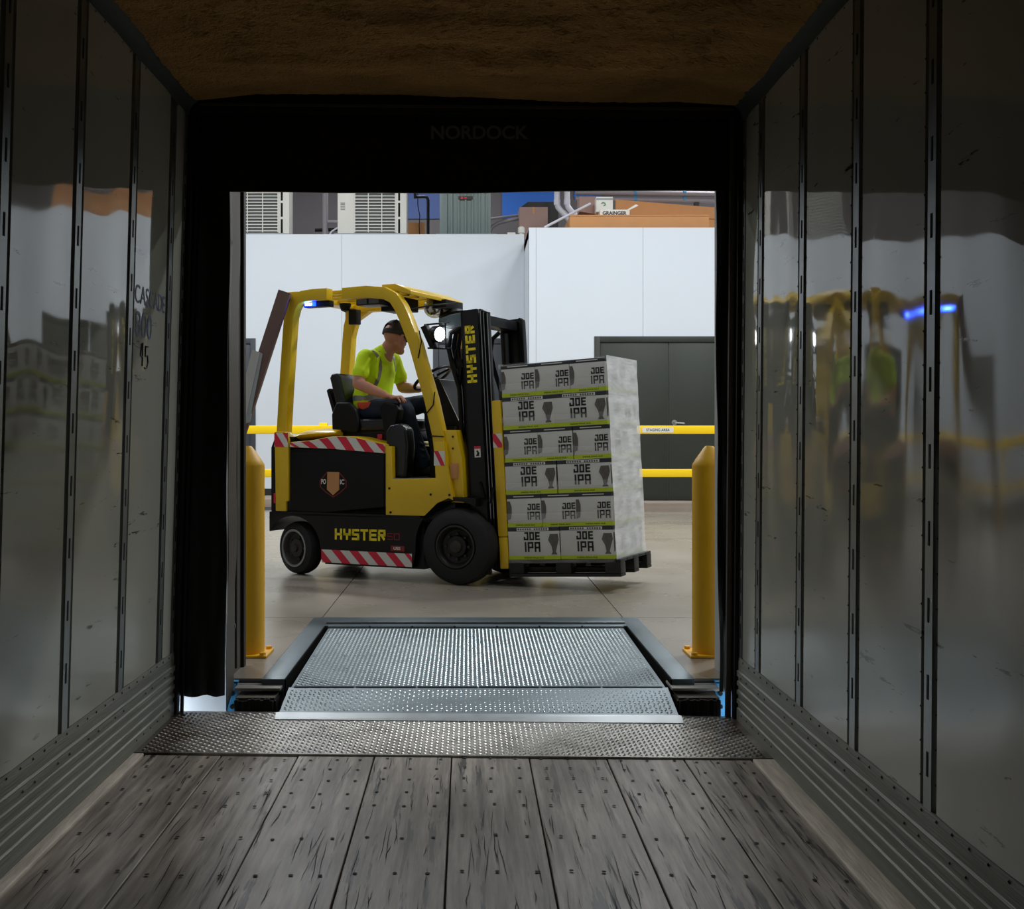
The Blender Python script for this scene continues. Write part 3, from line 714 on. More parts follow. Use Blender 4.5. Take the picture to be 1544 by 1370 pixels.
# ================================================================ THE WAREHOUSE
wfl = MB().box(-14, 14, 5.46, 27, WF - .14, WF - .02)
wfl = MB()
for x0, x1, y0, y1 in ((-14, LX0 - .03, 5.46, 7.32), (LX1 + .03, 14, 5.46, 7.32), (-14, 14, 7.32, 27)):
    wfl.box(x0, x1, y0, y1, WF - .14, WF - .012)
wfl = wfl.build('floor_warehouse', 'joint'); tag(wfl, 'polished concrete warehouse floor under the forklift', 'floor', kind='structure')
xs = [-14, -9, -4.9, -.895, .965, 4.9, 9, 14]; ys = [7.31, 12.9, 17.9]
g = .0035
for i in range(len(xs) - 1):
    for j in range(len(ys) - 1):
        MB().box(xs[i] + g, xs[i + 1] - g, ys[j] + g, ys[j + 1] - g, WF - .05, WF).build('slab', 'concrete', wfl)
MB().box(-14, LX0 - .128, 5.47, 7.31 - g, WF - .05, WF).build('slab', 'concrete', wfl)
MB().box(LX1 + .128, 14, 5.47, 7.31 - g, WF - .05, WF).build('slab', 'concrete', wfl)
CRL, CRR = 19.0, 17.8; WLY, WRY = 20.2, 18.7; XC = .98; ZB = .235; ZTL, ZTR = 4.70, 4.55
c1 = MB().box(-14, XC - .05, CRL, 27, WF - .04, ZB).build('trim_3', 'curb', bevel=.01); tag(c1, 'low brownish concrete curb under the recessed white wall', 'curb', kind='structure')
c2 = MB().box(XC - .05, 14, CRR, 27, WF - .04, ZB - .01).build('trim_4', 'curb', bevel=.01); tag(c2, 'low brownish concrete curb under the dark double door', 'curb', kind='structure')

def panelled(name, y, cuts, z0, z1, holes, label):
    w = empty(name); tag(w, label, 'wall', kind='structure')
    MB().box(cuts[0], cuts[-1], y + .03, y + .12, z0, z1 - .01).build('wall_core', 'wallgrey', w)
    for i in range(len(cuts) - 1):
        a, b = cuts[i] + .002, cuts[i + 1] - .002
        h = [q for q in holes if q[0] < b and q[1] > a]
        segs = []; x = a
        for q in sorted(h):
            if q[0] > x: segs.append((x, q[0], z0, z1))
            segs.append((max(x, q[0]), min(b, q[1]), q[2], z1)); x = min(b, q[1])
        if x < b: segs.append((x, b, z0, z1))
        mb = MB()
        for s_ in segs: mb.box(s_[0], s_[1], y, y + .05, s_[2], s_[3])
        mb.build('wall_panel', 'wallwhite', w)
    return w
ld = (WX(653, WLY), WX(779, WLY)); lz_t = WZ(510, WLY); rd0 = WX(896, WRY); rd1 = rd0 + 2.36; rz_t = WZ(507, WRY)
ldoor = (-5.0, WX(385.5, WLY))
wbl = panelled('wall_back_left', WLY, [-14, -11.4, -8.3, -5.25, -2.14, XC], ZB, ZTL, [(ld[0], ld[1], lz_t), (ldoor[0], ldoor[1], lz_t)], 'recessed white panelled partition wall behind the forklift')
wbr = panelled('wall_back_right', WRY, [XC, XC + .115, 2.79, 5.9, 9.0, 14], ZB - .01, ZTR, [(rd0, rd1, rz_t), (6.3, 8.7, rz_t)], 'projecting white panelled partition wall with the dark double door')
ret = MB().box(XC, XC + .05, WRY + .05, WLY, ZB - .01, ZTR).build('wall_return', 'wallwhite'); tag(ret, 'short white return joining the two partition walls', 'wall', kind='structure')
bl_ = empty('baseboard_back_left'); tag(bl_, 'black base strip along the recessed white wall', 'baseboard', kind='structure')
for a, b in ((-14, ldoor[0]), (ldoor[1], ld[0]), (ld[1], XC)):
    MB().box(a, b, WLY - .012, WLY, ZB, ZB + .115).build('base_strip', 'baseboard', bl_)
def door(name, x0, x1, y, z0, z1, leaves, m, label, handle=None):
    d = empty(name, T((x0 + x1) / 2, y, z0)); O3 = ((x0 + x1) / 2, y, z0); tag(d, label, 'door', kind='structure')
    t = .09
    MB(O3).box(x0, x0 + t, y - .02, y + .06, z0, z1).build('door_frame', m, d, bevel=.004)
    MB(O3).box(x1 - t, x1, y - .02, y + .06, z0, z1).build('door_frame', m, d, bevel=.004)
    MB(O3).box(x0 + t, x1 - t, y - .02, y + .06, z1 - t, z1).build('door_frame', m, d, bevel=.004)
    w = (x1 - x0 - 2 * t) / leaves
    for i in range(leaves):
        lf_ = MB(O3).box(x0 + t + i * w + .006, x0 + t + (i + 1) * w - .006, y + .004, y + .05, z0 + .01, z1 - t - .008).build('door_leaf', m, d, bevel=.003)
        if handle and i == handle - 1:
            hx = x0 + t + i * w + .09
            MB(O3).lathe([(.045, 0), (.045, .012), (.02, .014), (.018, .05)], (hx, y + .004, 1.26 + .2), (0, -1, 0), 14).build('handle', 'chrome', lf_, smooth=True)
            MB(O3).tube([(hx, y - .045, 1.46), (hx + .15, y - .05, 1.45)], .016, 8).build('handle', 'chrome', lf_, smooth=True)
    return d
door('door_1', rd0, rd1, WRY, ZB - .01, rz_t, 2, 'door', 'dark green-grey double door with a chrome lever behind the yellow rail', 2)
door('door_2', ld[0], ld[1], WLY, ZB, lz_t, 1, 'doorblue', 'dark slate door partly hidden behind the forklift mast')
door('door_3', ldoor[0], ldoor[1], WLY, ZB, lz_t, 1, 'doorblue', 'dark door cut off by the jamb behind the leaning brown beam')
door('door_4', 6.3, 8.7, WRY, ZB - .01, rz_t, 2, 'door', 'dark double door out of sight beyond the loading door jamb')
rl = MB().box(-14, XC, WLY + .01, 27, ZTL - .15, ZTL - .012).build('roof_slab_left', 'wareceil'); tag(rl, 'flat roof of the inner room carrying the air conditioners', 'roof', kind='structure')
rr_ = MB().box(XC, 14, WRY + .01, 27, ZTR - .15, ZTR - .012).build('roof_slab_right', 'wareceil'); tag(rr_, 'flat roof of the inner room carrying the cardboard boxes', 'roof', kind='structure')
YB = 24.5
wb = MB().box(-14, 14, YB, YB + .1, 0, 9).build('wall_rear', 'wallgrey'); tag(wb, 'taupe rear warehouse wall above the inner room', 'wall', kind='structure')
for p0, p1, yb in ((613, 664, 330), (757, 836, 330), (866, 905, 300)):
    MB().box(WX(p0, YB), WX(p1, YB), YB - .03, YB, WZ(yb, YB), 9).build('blue_patch', 'wallblue2' if p0 == 613 else 'wallblue', wb)  # blue areas set on the upper part of the rear wall
ws1 = MB().box(-14.1, -14, 5.4, 27, 0, 9).build('wall_side_left', 'warein'); tag(ws1, 'side wall of the warehouse out of view on the stencil side', 'wall', kind='structure')
ws2 = MB().box(14, 14.1, 5.4, 27, 0, 9).build('wall_side_right', 'warein'); tag(ws2, 'side wall of the warehouse out of view beyond the double door', 'wall', kind='structure')
wc = MB().box(-14, 14, 5.4, 27, 8.9, 9.1).build('ceiling_warehouse', 'wareceil'); tag(wc, 'high warehouse ceiling out of view above the doorway', 'ceiling', kind='structure')

def high_bay(x, y, p, n):
    z = 7.4
    f = empty('ceiling_light', T(x, y, z)); tag(f, 'hanging high-bay warehouse light in a set with one added fill lamp, out of view', 'light', 'high-bay lights')
    MB((x, y, z)).prism([(-.30, 0), (.30, 0), (.22, .12), (-.22, .12)], 'x', x - .6, x + .6).mapv(lambda q: (q[0], q[1] + y, q[2] + z)).build('housing', 'acwhite', f)
    MB((x, y, z)).box(x - .55, x + .55, y - .26, y + .26, z + .005, z + .02).build('diffuser', 'lampwhite', f)
    for s_ in (-.4, .4): MB((x, y, z)).cyl((x + s_, y, z + .12), (x + s_, y, 8.9), .006, 6).build('hanger', 'chrome', f)
    ld_ = bpy.data.lights.new('lamp', 'AREA'); ld_.shape = 'RECTANGLE'; ld_.size = 1.1; ld_.size_y = .52; ld_.energy = p; ld_.color = (.95, .98, 1.0)
    lo = bpy.data.objects.new('lamp', ld_); COL.objects.link(lo); lo.parent = f; lo.location = (0, 0, -.02)
for i, (x, y, k) in enumerate([(-7, 15.2, 1.1), (-2.6, 15.2, 1.15), (2.6, 14.0, .95), (7, 14.0, .95), (-4.5, 11.0, .55), (5.2, 10.2, 1.25), (2.2, 7.2, .26), (-3.5, 7.2, .18), (-1, 22.0, .30), (5, 21.2, .55), (-7, 22.0, .30)]):  # weak right-hand lamp near the dock added to brighten load and floor
    high_bay(x, y, LAMP_POWER * k, i)

# guard rail
YR = 17.35
gr_ = empty('guard_rail', T(0, YR, WF)); tag(gr_, 'yellow two-bar steel guard rail in front of the white walls', 'railing')
O4 = (0, YR, WF)
for za, zb in ((WZ(654, YR), WZ(641.5, YR)), (WZ(719, YR), WZ(707, YR))):
    MB(O4).box(-12, 12, YR - .03, YR + .03, za, zb).build('rail', 'rail', gr_, bevel=.012)
for x in (-9.5, -6.0, WX(487, YR), 1.2, 4.6, 8.2):
    MB(O4).box(x - .06, x + .06, YR + .031, YR + .15, WF, WZ(637, YR)).build('post', 'rail', gr_, bevel=.01)
    MB(O4).box(x - .12, x + .12, YR - .0, YR + .22, WF, WF + .015).build('base_plate', 'rail', gr_)
sg = MB(O4).box(WX(968, YR), WX(1015, YR), YR - .034, YR - .031, WZ(652, YR), WZ(644.5, YR)).build('sign_strip', 'white', gr_); sg['label'] = 'white strip lettered STAGING AREA'
textmesh('STAGING AREA', WX(1009, YR) - WX(974, YR), (WX(974, YR), YR - .0355, WZ(650, YR)), (1, 0, 0), (0, 0, 1), .01, 0, WZ(646, YR) - WZ(650, YR)).mapv(lambda p: (p[0], p[1] - 0, p[2])).mapv(lambda p: Vector(p) - Vector(O4)).build('lettering', 'marker', sg)

# bollards
def bollard(x, y, label, flip):
    b = empty('bollard', T(x, y, WF)); tag(b, label, 'bollard', 'yellow bollards either side of the door')
    r = .088; top = WZ(672, y) - WF
    MB().lathe([(r, .012), (r, top - .105), (r * .985, top - .095), (r * .80, top - .068), (r * .35, top - .012), (.02, top), (.0, top)], (0, 0, 0), (0, 0, 1), 36).build('sleeve', 'bollard', b, smooth=True)
    MB().box(-.118, .118, -.118, .118, 0, .012).build('base_plate', 'bollard', b, bevel=.003)
    for sx in (-1, 1):
        for sy in (-1, 1): MB().cyl((sx * .095, sy * .095, .012), (sx * .095, sy * .095, .026), .016, 6).build('bolt', 'bollard', b)
    return b
yb_ = 1.12 * F_PX / (986 - CY)
bollard(WX(373, yb_), yb_, 'yellow round-topped bollard beside the door track and forklift rear', 1)
bollard(WX(1069.5, yb_), yb_, 'yellow round-topped bollard half behind the folded black curtain', -1)

# things on the inner roof
def ac_unit(px0, px1, y, label, x_panel, slots):
    x0, x1 = WX(px0, y), WX(px1, y); z0 = ZTL - .01; z1 = z0 + 1.35
    a = empty('air_conditioner', T((x0 + x1) / 2, y, z0)); tag(a, label, 'air conditioner', 'air conditioners on the inner roof'); O5 = ((x0 + x1) / 2, y, z0)
    MB(O5).box(x0 - .05, x1 + .03, y - .1, y + .5, z0, z0 + .055).build('base_pad', 'pad', a)
    zb = z0 + .055
    fr = WX(px1 - 17, y); gl = x_panel
    MB(O5).box(x0, x1, y + .05, y + .45, zb, z1).build('casing', 'acwhite', a, bevel=.01)
    MB(O5).box(gl, fr, y + .03, y + .052, zb + .04, z1 - .06).build('coil', 'acdark', a)
    if gl > x0 + .05:
        pn = MB(O5).box(x0, gl - .01, y, y + .05, zb, z1).build('front_panel', 'acwhite', a, bevel=.006)
        for k in range(5): MB(O5).box(x0 + .05, x0 + .13, y - .003, y + .002, zb + .42 + k * .028, zb + .432 + k * .028).build('vent', 'acdark', pn)
    ep = MB(O5).box(fr + .01, x1, y, y + .05, zb, z1).build('end_panel', 'acwhite', a, bevel=.006)
    for k in range(4): MB(O5).box(fr + .05, fr + .085, y - .003, y + .003, zb + .02 + k * .28, zb + .26 + k * .28).build('vent', 'slot', ep)
    z = zb + .05
    while z < z1 - .05:
        MB(O5).box(gl, fr, y + .006, y + .014, z, z + .016).build('grille_bar', 'acwhite', a); z += .055
    n = 3
    for k in range(n + 1):
        x = gl + (fr - gl) * k / n; MB(O5).box(x - .008, x + .008, y - .002, y + .006, zb + .03, z1 - .04).build('grille_upright', 'acwhite', a)
    return a
Y1 = 20.45
ac_unit(350, 436, Y1, 'white air conditioner unit nearest the door track on the inner roof', WX(350, Y1), 1)
ac_unit(509, 613, Y1, 'white air conditioner with blank front panel between two pipes', WX(535, Y1), 1)
x0, x1 = WX(663, Y1), WX(740, Y1); z0 = ZTL - .01
a = empty('condenser_unit', T((x0 + x1) / 2, Y1, z0)); tag(a, 'grey-green ribbed condenser unit with a small red emblem', 'air conditioner'); O5 = ((x0 + x1) / 2, Y1, z0)
MB(O5).box(x0 - .06, x1 + .1, Y1 - .08, Y1 + .8, z0, z0 + .05).build('base_pad', 'pad', a)
MB(O5).box(x0, x1, Y1 + .02, Y1 + .75, z0 + .05, z0 + 1.3).build('casing', 'acgrey', a, bevel=.01)
x = x0 + .19
while x < x1 - .05:
    MB(O5).box(x, x + .035, Y1 - .01, Y1 + .02, z0 + .06, z0 + 1.28).build('rib', 'acgrey', a, bevel=.006); x += .12
MB(O5).box(x0, x0 + .13, Y1 - .02, Y1 + .02, z0 + .05, z0 + 1.3).build('corner_panel', 'acgrey', a, bevel=.006)
bd = MB(O5).box(WX(691, Y1), WX(713, Y1), Y1 - .018, Y1 - .012, WZ(301, Y1), WZ(296, Y1)).build('name_plate', 'darkbox', a)
MB(O5).cyl((WX(696.5, Y1), Y1 - .019, WZ(298.7, Y1)), (WX(696.5, Y1), Y1 - .023, WZ(298.7, Y1)), .022, 12).build('red_dot', 'red', bd)
MB(O5).box(WX(700, Y1), WX(704, Y1), Y1 - .022, Y1 - .019, WZ(299.6, Y1), WZ(297.6, Y1)).build('red_bar', 'red', bd)
def simple(name, mb, m, label, cat, group=None, bevel=0, smooth=None):
    return tag(mb.build(name, m, None, bevel=bevel, smooth=smooth), label, cat, group)
def at(px, py, Y): return Vector((WX(px, Y), Y, WZ(py, Y)))
Y2 = 21.2
d = empty('duct_pipe', T(WX(491, Y2), Y2, ZTL)); O5 = (WX(491, Y2), Y2, ZTL); tag(d, 'taupe vertical pipe with side branch between the two white air conditioners', 'pipe')
MB(O5).cyl((WX(490.5, Y2), Y2, ZTL - .02), (WX(490.5, Y2), Y2, 7), .052, 16).build('riser', 'duct', d, smooth=True)
MB(O5).cyl(at(490, 334.5, Y2), at(520, 334.5, Y2), .03, 12).build('branch', 'duct', d, smooth=True)
MB(O5).cyl(at(475, 347, Y2 + .2), at(510, 346, Y2 + .2), .03, 10).build('lagging', 'black', d, smooth=True)
MB(O5).tube([at(496, 356, Y2 - .3), at(500, 349, Y2 - .3), at(508, 344, Y2 - .3), at(516, 341, Y2 - .3)], .016, 8).build('hose', 'pvc', d, smooth=True)
simple('black_pipe', MB().tube([(WX(624, Y2), Y2, 7), at(626, 299, Y2), at(629, 297, Y2), at(640, 296.5, Y2), at(644, 298, Y2), at(645.5, 302, Y2), (WX(645.5, Y2), Y2, ZTL - .02)], .026, 10), 'black', 'black elbowed pipe beside the grey-green condenser', 'pipe', smooth=True)
simple('cable', MB().tube([(WX(630, Y2 + .2), Y2 + .2, 7), at(630, 310, Y2 + .2), at(633, 325, Y2 + .2), at(632, 340, Y2 + .2), (WX(634, Y2 + .2), Y2 + .2, ZTL - .01)], .008, 6), 'black', 'thin dark cable hanging behind the brown carton', 'cable')
simple('carton', MB().box(WX(612, Y2 + .3), WX(640, Y2 + .3), Y2 + .3, Y2 + .6, ZTL - .012, WZ(335, Y2 + .3)), 'cardboard', 'brown carton standing between white air conditioner and black pipe', 'box', bevel=.005)
Y3 = 20.7
pb = empty('cardboard_box', T(WX(804, Y3), Y3, ZTL)); O5 = (WX(804, Y3), Y3, ZTL); tag(pb, 'pinkish brown cardboard box with tape standing at the wall corner', 'box')
MB(O5).box(WX(783, Y3), WX(826, Y3), Y3, Y3 + .4, ZTL - .012, WZ(312, Y3)).build('carton_body', 'cardpink', pb, bevel=.006)
MB(O5).box(WX(803, Y3), WX(806, Y3), Y3 - .002, Y3, WZ(322, Y3), WZ(312, Y3)).build('tape', 'cardboard', pb)
simple('equipment_case', MB().prism([(WX(785, 21.8), ZTL - .012), (WX(842, 21.8), ZTL - .012), (WX(842, 21.8), WZ(304, 21.8)), (WX(796, 21.8), WZ(304, 21.8)), (WX(785, 21.8), WZ(312, 21.8))], 'y', 21.8, 22.6), 'darkbox', 'dark equipment case behind the pinkish cardboard box', 'case', bevel=.01)
simple('grey_conduit', MB().tube([at(738, 350, 21), at(742, 342, 21), at(752, 336, 21), at(772, 331, 21), at(784, 329, 21)], .032, 10), 'duct', 'grey curved conduit between condenser and pinkish box', 'pipe', smooth=True)
simple('grey_conduit', MB().cyl(at(738, 330, 22), at(786, 324, 22), .025, 10), 'duct', 'thin straight grey conduit above the curved one', 'pipe', smooth=True)
simple('junction_box', MB().box(WX(765, 20.4), WX(777, 20.4), 20.35, 20.45, ZTL - .012, WZ(351, 20.4)), 'acwhite', 'tiny white junction box on the wall edge', 'box', bevel=.005)
simple('vent_cap', MB().lathe([(.045, 0), (.045, .06), (.06, .065), (.06, .16), (.03, .18)], (WX(786, 20.4), 20.4, ZTL - .012), (0, 0, 1), 14), 'acwhite', 'small white round vent cap at the wall corner', 'vent', smooth=True)
for k, (px, lab) in enumerate(((840, 'white drain pipe with elbow nearer the pinkish box'), (855, 'white drain pipe with elbow nearer the flat carton'))):
    Yp = 20.9
    o = simple('drain_pipe', MB().tube([(WX(px, Yp), Yp, 7), at(px, 306, Yp), at(px + 1.5, 312, Yp), at(px + 6, 318, Yp), at(px + 13, 325, Yp), at(px + 20, 334, Yp)], .052, 14), 'pvc', lab, 'pipe', 'white drain pipes', smooth=True)
    MB().lathe([(.058, -.05), (.058, .05)], (WX(px, Yp), Yp, WZ(305, Yp)), (0, 0, 1), 14).build('coupling', 'pvc', o, smooth=True)
    MB().tube([at(px + 8, 320, Yp), at(px + 13, 325, Yp)], .058, 14).build('coupling', 'pvc', o, smooth=True)
Y4 = 19.2
simple('white_rod', MB().tube([at(821, 343, Y4), at(890, 307, Y4 + .3)], .022, 8), 'pvc', 'slim white rod leaning against the stacked boxes', 'rod', smooth=True)
fb = empty('flat_carton', T(WX(960, Y4), Y4, ZTR)); O5 = (WX(960, Y4), Y4, ZTR); tag(fb, 'long flat orange-brown carton lying on the wall top', 'box')
MB(O5).box(WX(857, Y4), WX(1063.5, Y4), Y4 - .3, Y4 + .7, ZTR - .012, WZ(329, Y4)).build('carton_body', 'cardboard', fb, bevel=.006)
MB(O5).add([(WX(856, Y4), Y4 - .31, WZ(331, Y4)), (WX(1064.5, Y4), Y4 - .31, WZ(331, Y4)), (WX(1062, Y4), Y4 + .1, WZ(327, Y4)), (WX(858, Y4), Y4 + .1, WZ(326, Y4))], [(0, 1, 2, 3)]).build('lid_flap', 'cardboard', fb)
Yg = 19.3; zt = WZ(329, Y4) + .0
gb = empty('open_box', T(WX(926, Yg), Yg, zt)); O5 = (WX(926, Yg), Yg, zt); tag(gb, 'white printed supply box with black lettering on the flat carton', 'box')
MB(O5).box(WX(904, Yg), WX(948, Yg), Yg - .1, Yg + .3, zt - .0, WZ(317.5, Yg)).build('carton_body', 'acwhite', gb, bevel=.004)
MB(O5).add([(WX(944, Yg), Yg - .1, WZ(318, Yg)), (WX(948, Yg), Yg - .08, WZ(318, Yg)), (WX(964, Yg), Yg + .1, WZ(308, Yg)), (WX(960, Yg), Yg + .1, WZ(306, Yg))], [(0, 1, 2, 3)]).build('flap', 'acwhite', gb)
mb = textmesh('GRAINGER', WX(943.5, Yg) - WX(907.5, Yg), (WX(907.5, Yg), Yg - .105, WZ(325.8, Yg)), (1, 0, 0), (0, 0, 1), .03, 0, WZ(320, Yg) - WZ(325.8, Yg)); mb.off = Vector(O5); mb.build('lettering', 'marker', gb)
MB(O5).box(WX(932, Yg), WX(943, Yg), Yg - .105, Yg - .1, WZ(328.3, Yg), WZ(327.2, Yg)).build('print_bar', 'marker', gb)
MB(O5).box(WX(908, Yg), WX(921, Yg), Yg - .105, Yg - .1, WZ(328.3, Yg), WZ(327.2, Yg)).build('print_bar', 'marker', gb)
Yw = 19.5
wbx = empty('small_box', T(WX(910, Yw), Yw, WZ(317.5, Yg))); O5 = (WX(910, Yw), Yw, WZ(317.5, Yg)); tag(wbx, 'small white box with a green mark on top of the printed supply box', 'box')
MB(O5).box(WX(898, Yw), WX(923, Yw), Yw - .1, Yw + .15, WZ(317.5, Yg), WZ(298.5, Yw)).build('carton_body', 'acwhite', wbx, bevel=.004)
MB(O5).box(WX(898, Yw), WX(923, Yw), Yw - .104, Yw - .1, WZ(303, Yw), WZ(300.5, Yw)).build('print_bar', 'pad', wbx)
MB(O5).tube([at(907, 307, Yw - .107), at(909, 305, Yw - .107), at(912, 306, Yw - .107), at(913, 308.5, Yw - .107), at(910, 310, Yw - .107)], .008, 6).build('green_mark', 'green', wbx)
Yo = 20.0
ob_ = empty('open_carton', T(WX(1000, Yo), Yo, ZTR)); O5 = (WX(1000, Yo), Yo, ZTR); tag(ob_, 'large open brown carton with raised flaps behind the printed box', 'box')
MB(O5).prism([(WX(880, Yo), ZTR - .012), (WX(1078, Yo), ZTR - .012), (WX(1078, Yo), WZ(312, Yo)), (WX(935, Yo), WZ(318, Yo)), (WX(880, Yo), WZ(318, Yo))], 'y', Yo, Yo + .6).build('carton_body', 'cardboard', ob_)
MB(O5).prism([(WX(928, Yo), WZ(301, Yo)), (WX(1078, Yo), WZ(313, Yo)), (WX(1078, Yo), WZ(330, Yo)), (WX(928, Yo), WZ(330, Yo))], 'y', Yo - .02, Yo - .01).build('flap', 'cardboard', ob_)
MB(O5).prism([(WX(1004, Yo), WZ(306, Yo)), (WX(1078, Yo), WZ(306, Yo)), (WX(1078, Yo), WZ(318, Yo)), (WX(1004, Yo), WZ(318, Yo))], 'y', Yo + .6, Yo + .61).build('flap', 'cardboard', ob_)
MB(O5).prism([(WX(872, Yo), WZ(300, Yo)), (WX(897, Yo), WZ(300, Yo)), (WX(897, Yo), WZ(326, Yo)), (WX(872, Yo), WZ(322, Yo))], 'y', Yo - .2, Yo + .2).build('side_flap', 'cardpink', ob_)
for k, (z_, lab) in enumerate(((300, 'lower grey tube with blue straps lying above the open carton'), (290, 'upper grey tube with blue straps above the open carton'))):
    Yt = 21.0
    o = simple('strapped_tube', MB().cyl(at(868, z_, Yt), at(1085, z_ + 3, Yt), .05, 12), 'duct', lab, 'tube', 'blue-strapped tubes', smooth=True)
    for px in (956, 1030): MB().cyl(at(px, z_ + 1, Yt), at(px + 4, z_ + 1, Yt), .054, 12).build('strap', 'blue', o, smooth=True)
for px in (900, 1050): simple('tube_stand', MB().box(WX(px, 21.0) - .04, WX(px, 21.0) + .04, 20.95, 21.05, ZTR - .012, WZ(301, 21) - .05), 'darkbox', 'dark upright stand holding the tubes, by the %s' % ('small white box' if px == 900 else 'door jamb'), 'stand')

# leaning beam behind the forklift
lb = empty('leaning_beam', T(-2.45, 9.58, WF)); O5 = (-2.45, 9.58, WF); tag(lb, 'brown steel beam with grey panel leaning against the forklift guard', 'beam')
yb2 = 9.52
top = at(430, 440, yb2); bot = Vector((WX(430 - 58 * (866 - 440) / 180, yb2), yb2, WF + .02))
MB(O5).tube([bot, top], .05, rect=(.045, .05), side=(0, 1, 0)).build('beam', 'brown', lb, bevel=.004)
dd = (top - bot).normalized(); perp = Vector((-dd.z, 0, dd.x))
q = [at(392, 531, yb2 - .06), at(380, 527, yb2 - .06), at(352, 640, yb2 - .06), at(368, 640, yb2 - .06)]
MB(O5).add(q + [p + Vector((0, .05, 0)) for p in q], [(0, 1, 2, 3), (4, 7, 6, 5), (0, 4, 5, 1), (1, 5, 6, 2), (2, 6, 7, 3), (3, 7, 4, 0)]).build('side_panel', 'greypanel', lb)
q = [at(396, 533, yb2 - .055), at(392, 531, yb2 - .055), at(368, 640, yb2 - .055), at(376, 636, yb2 - .055)]
MB(O5).add(q + [p + Vector((0, .05, 0)) for p in q], [(0, 1, 2, 3), (4, 7, 6, 5), (0, 4, 5, 1), (1, 5, 6, 2), (2, 6, 7, 3), (3, 7, 4, 0)]).build('side_panel', 'pad', lb)
# ================================================================ THE FORKLIFT
PSI = R(26)
FK = T(.144, 9.35, WF) @ Matrix.Rotation(-PSI, 4, 'Z')    # local x forward, y to the driver's left, z up from the floor
fk = empty('forklift', FK); tag(fk, 'yellow and black electric counterbalance forklift carrying the loaded pallet', 'forklift')
NY = -.52                                                 # near side plane
# chassis with wheel arches
def arc(cx, cz, r, a0, a1, n): return [(cx + r * math.cos(R(a0 + (a1 - a0) * i / n)), cz + r * math.sin(R(a0 + (a1 - a0) * i / n))) for i in range(n + 1)]
ch_poly = [(-1.70, .51), (-1.70, .36)] + arc(-1.47, .215, .265, 150, 2, 10) + [(-1.195, .118), (-.37, .114), (-.345, .23)] + arc(0, .29, .345, 180, 62, 12) + [(.17, .66), (-.03, .665), (-.15, .61), (-.27, .505)]
MB().prism(ch_poly, 'y', NY, -NY).build('chassis', 'blackmetal', fk, bevel=.008)
MB().box(-1.2, -.3, -.46, .46, .10, .5).build('belly_pan', 'blackmetal', fk)
# front and rear axle
MB().cyl((0, -.30, .29), (0, .30, .29), .09, 16).build('axle', 'blackmetal', fk, smooth=True)
MB().box(-1.55, -1.38, -.28, .28, .13, .33).build('steer_axle', 'blackmetal', fk, bevel=.01)
def fwheel(x, y, s, r, w, rr_, turn, front):
    """s: -1 near side; outer face at y"""
    Mw = T(x, y - s * w / 2, r) @ Matrix.Rotation(turn, 4, 'Z')
    h = w / 2
    prof = [(rr_ + .004, -h + .02), (rr_ + .02, -h), (r - .045, -h), (r - .012, -h + .022), (r, -h + .06), (r, h - .06), (r - .012, h - .022), (r - .045, h), (rr_ + .02, h), (rr_ + .004, h - .02)]
    ty = MB().lathe(prof, (0, 0, 0), (0, s, 0), 48, False).build('tyre', 'tyre', fk, smooth=True, M=Mw)
    ri = MB().lathe([(rr_, -h + .03), (rr_ + .008, h - .008), (rr_ - .008, h - .004), (rr_ - .02, h - .02), (rr_ - .03, h - .05), (rr_ * .55, h - .06), (rr_ * .5, h - .03), (rr_ * .42, h - .028), (.0, h - .026)], (0, 0, 0), (0, s, 0), 40).build('rim', 'rimdark' if front else 'rim', ty, smooth=True)
    MB().lathe([(.05 if front else .035, 0), (.045 if front else .03, .022), (.0, .03)], (0, s * (h - .03), 0), (0, s, 0), 20).build('hub_cap', 'rim', ty, smooth=True)
    if not front:
        rg = MB().lathe([(rr_ - .014, h - .012), (rr_ - .012, h - .004), (rr_ + .006, h - .002), (rr_ + .008, h - .012)], (0, 0, 0), (0, s, 0), 40, False).build('rim_flange', 'mastline', ty, smooth=True)
    else:
        MB().lathe([(rr_ - .006, h - .010), (rr_ - .004, h + .001), (rr_ + .006, h + .001), (rr_ + .008, h - .010)], (0, 0, 0), (0, s, 0), 40, False).build('rim_flange', 'rim', ty, smooth=True)
    nb = 8 if front else 5
    for k in range(nb):
        a = 2 * math.pi * k / nb; q = Vector((math.cos(a) * rr_ * .62, s * (h - .056), math.sin(a) * rr_ * .62))
        MB().cyl(q, q + Vector((0, s * .022, 0)), .011, 6).build('wheel_bolt', 'rim', ty)
fwheel(0, -.535, -1, .292, .21, .155, 0, True); fwheel(0, .535, 1, .292, .21, .155, 0, True)
fwheel(-1.475, -.475, -1, .215, .165, .148, R(-17), False); fwheel(-1.475, .475, 1, .215, .165, .148, R(-17), False)
# counterweight with the rear yellow columns
MB().prism([(-1.70, .505), (-1.70, 1.03), (-1.66, 1.12), (-1.505, 1.12), (-1.505, .505)], 'y', -.50, .50).build('counterweight', 'blackmetal', fk, bevel=.015)
for s in (-1, 1):
    MB().prism([(-1.635, .515), (-1.645, 1.16), (-1.545, 1.16), (-1.51, 1.10), (-1.51, .60), (-1.535, .595), (-1.535, .515)], 'y', s * .525, s * .43).build('rear_column', 'hyel', fk, bevel=.008)
MB().box(-1.652, -1.636, -.526, -.515, .58, .66).build('tail_reflector', 'red', fk)
# battery box side and hood
MB().box(-1.505, -.605, -.505, .505, .50, 1.02).build('battery_box', 'blackmetal', fk, bevel=.006)
sp = MB().box(-1.49, -.625, -.516, -.505, .515, 1.005).build('side_cover', 'black', fk, bevel=.004)
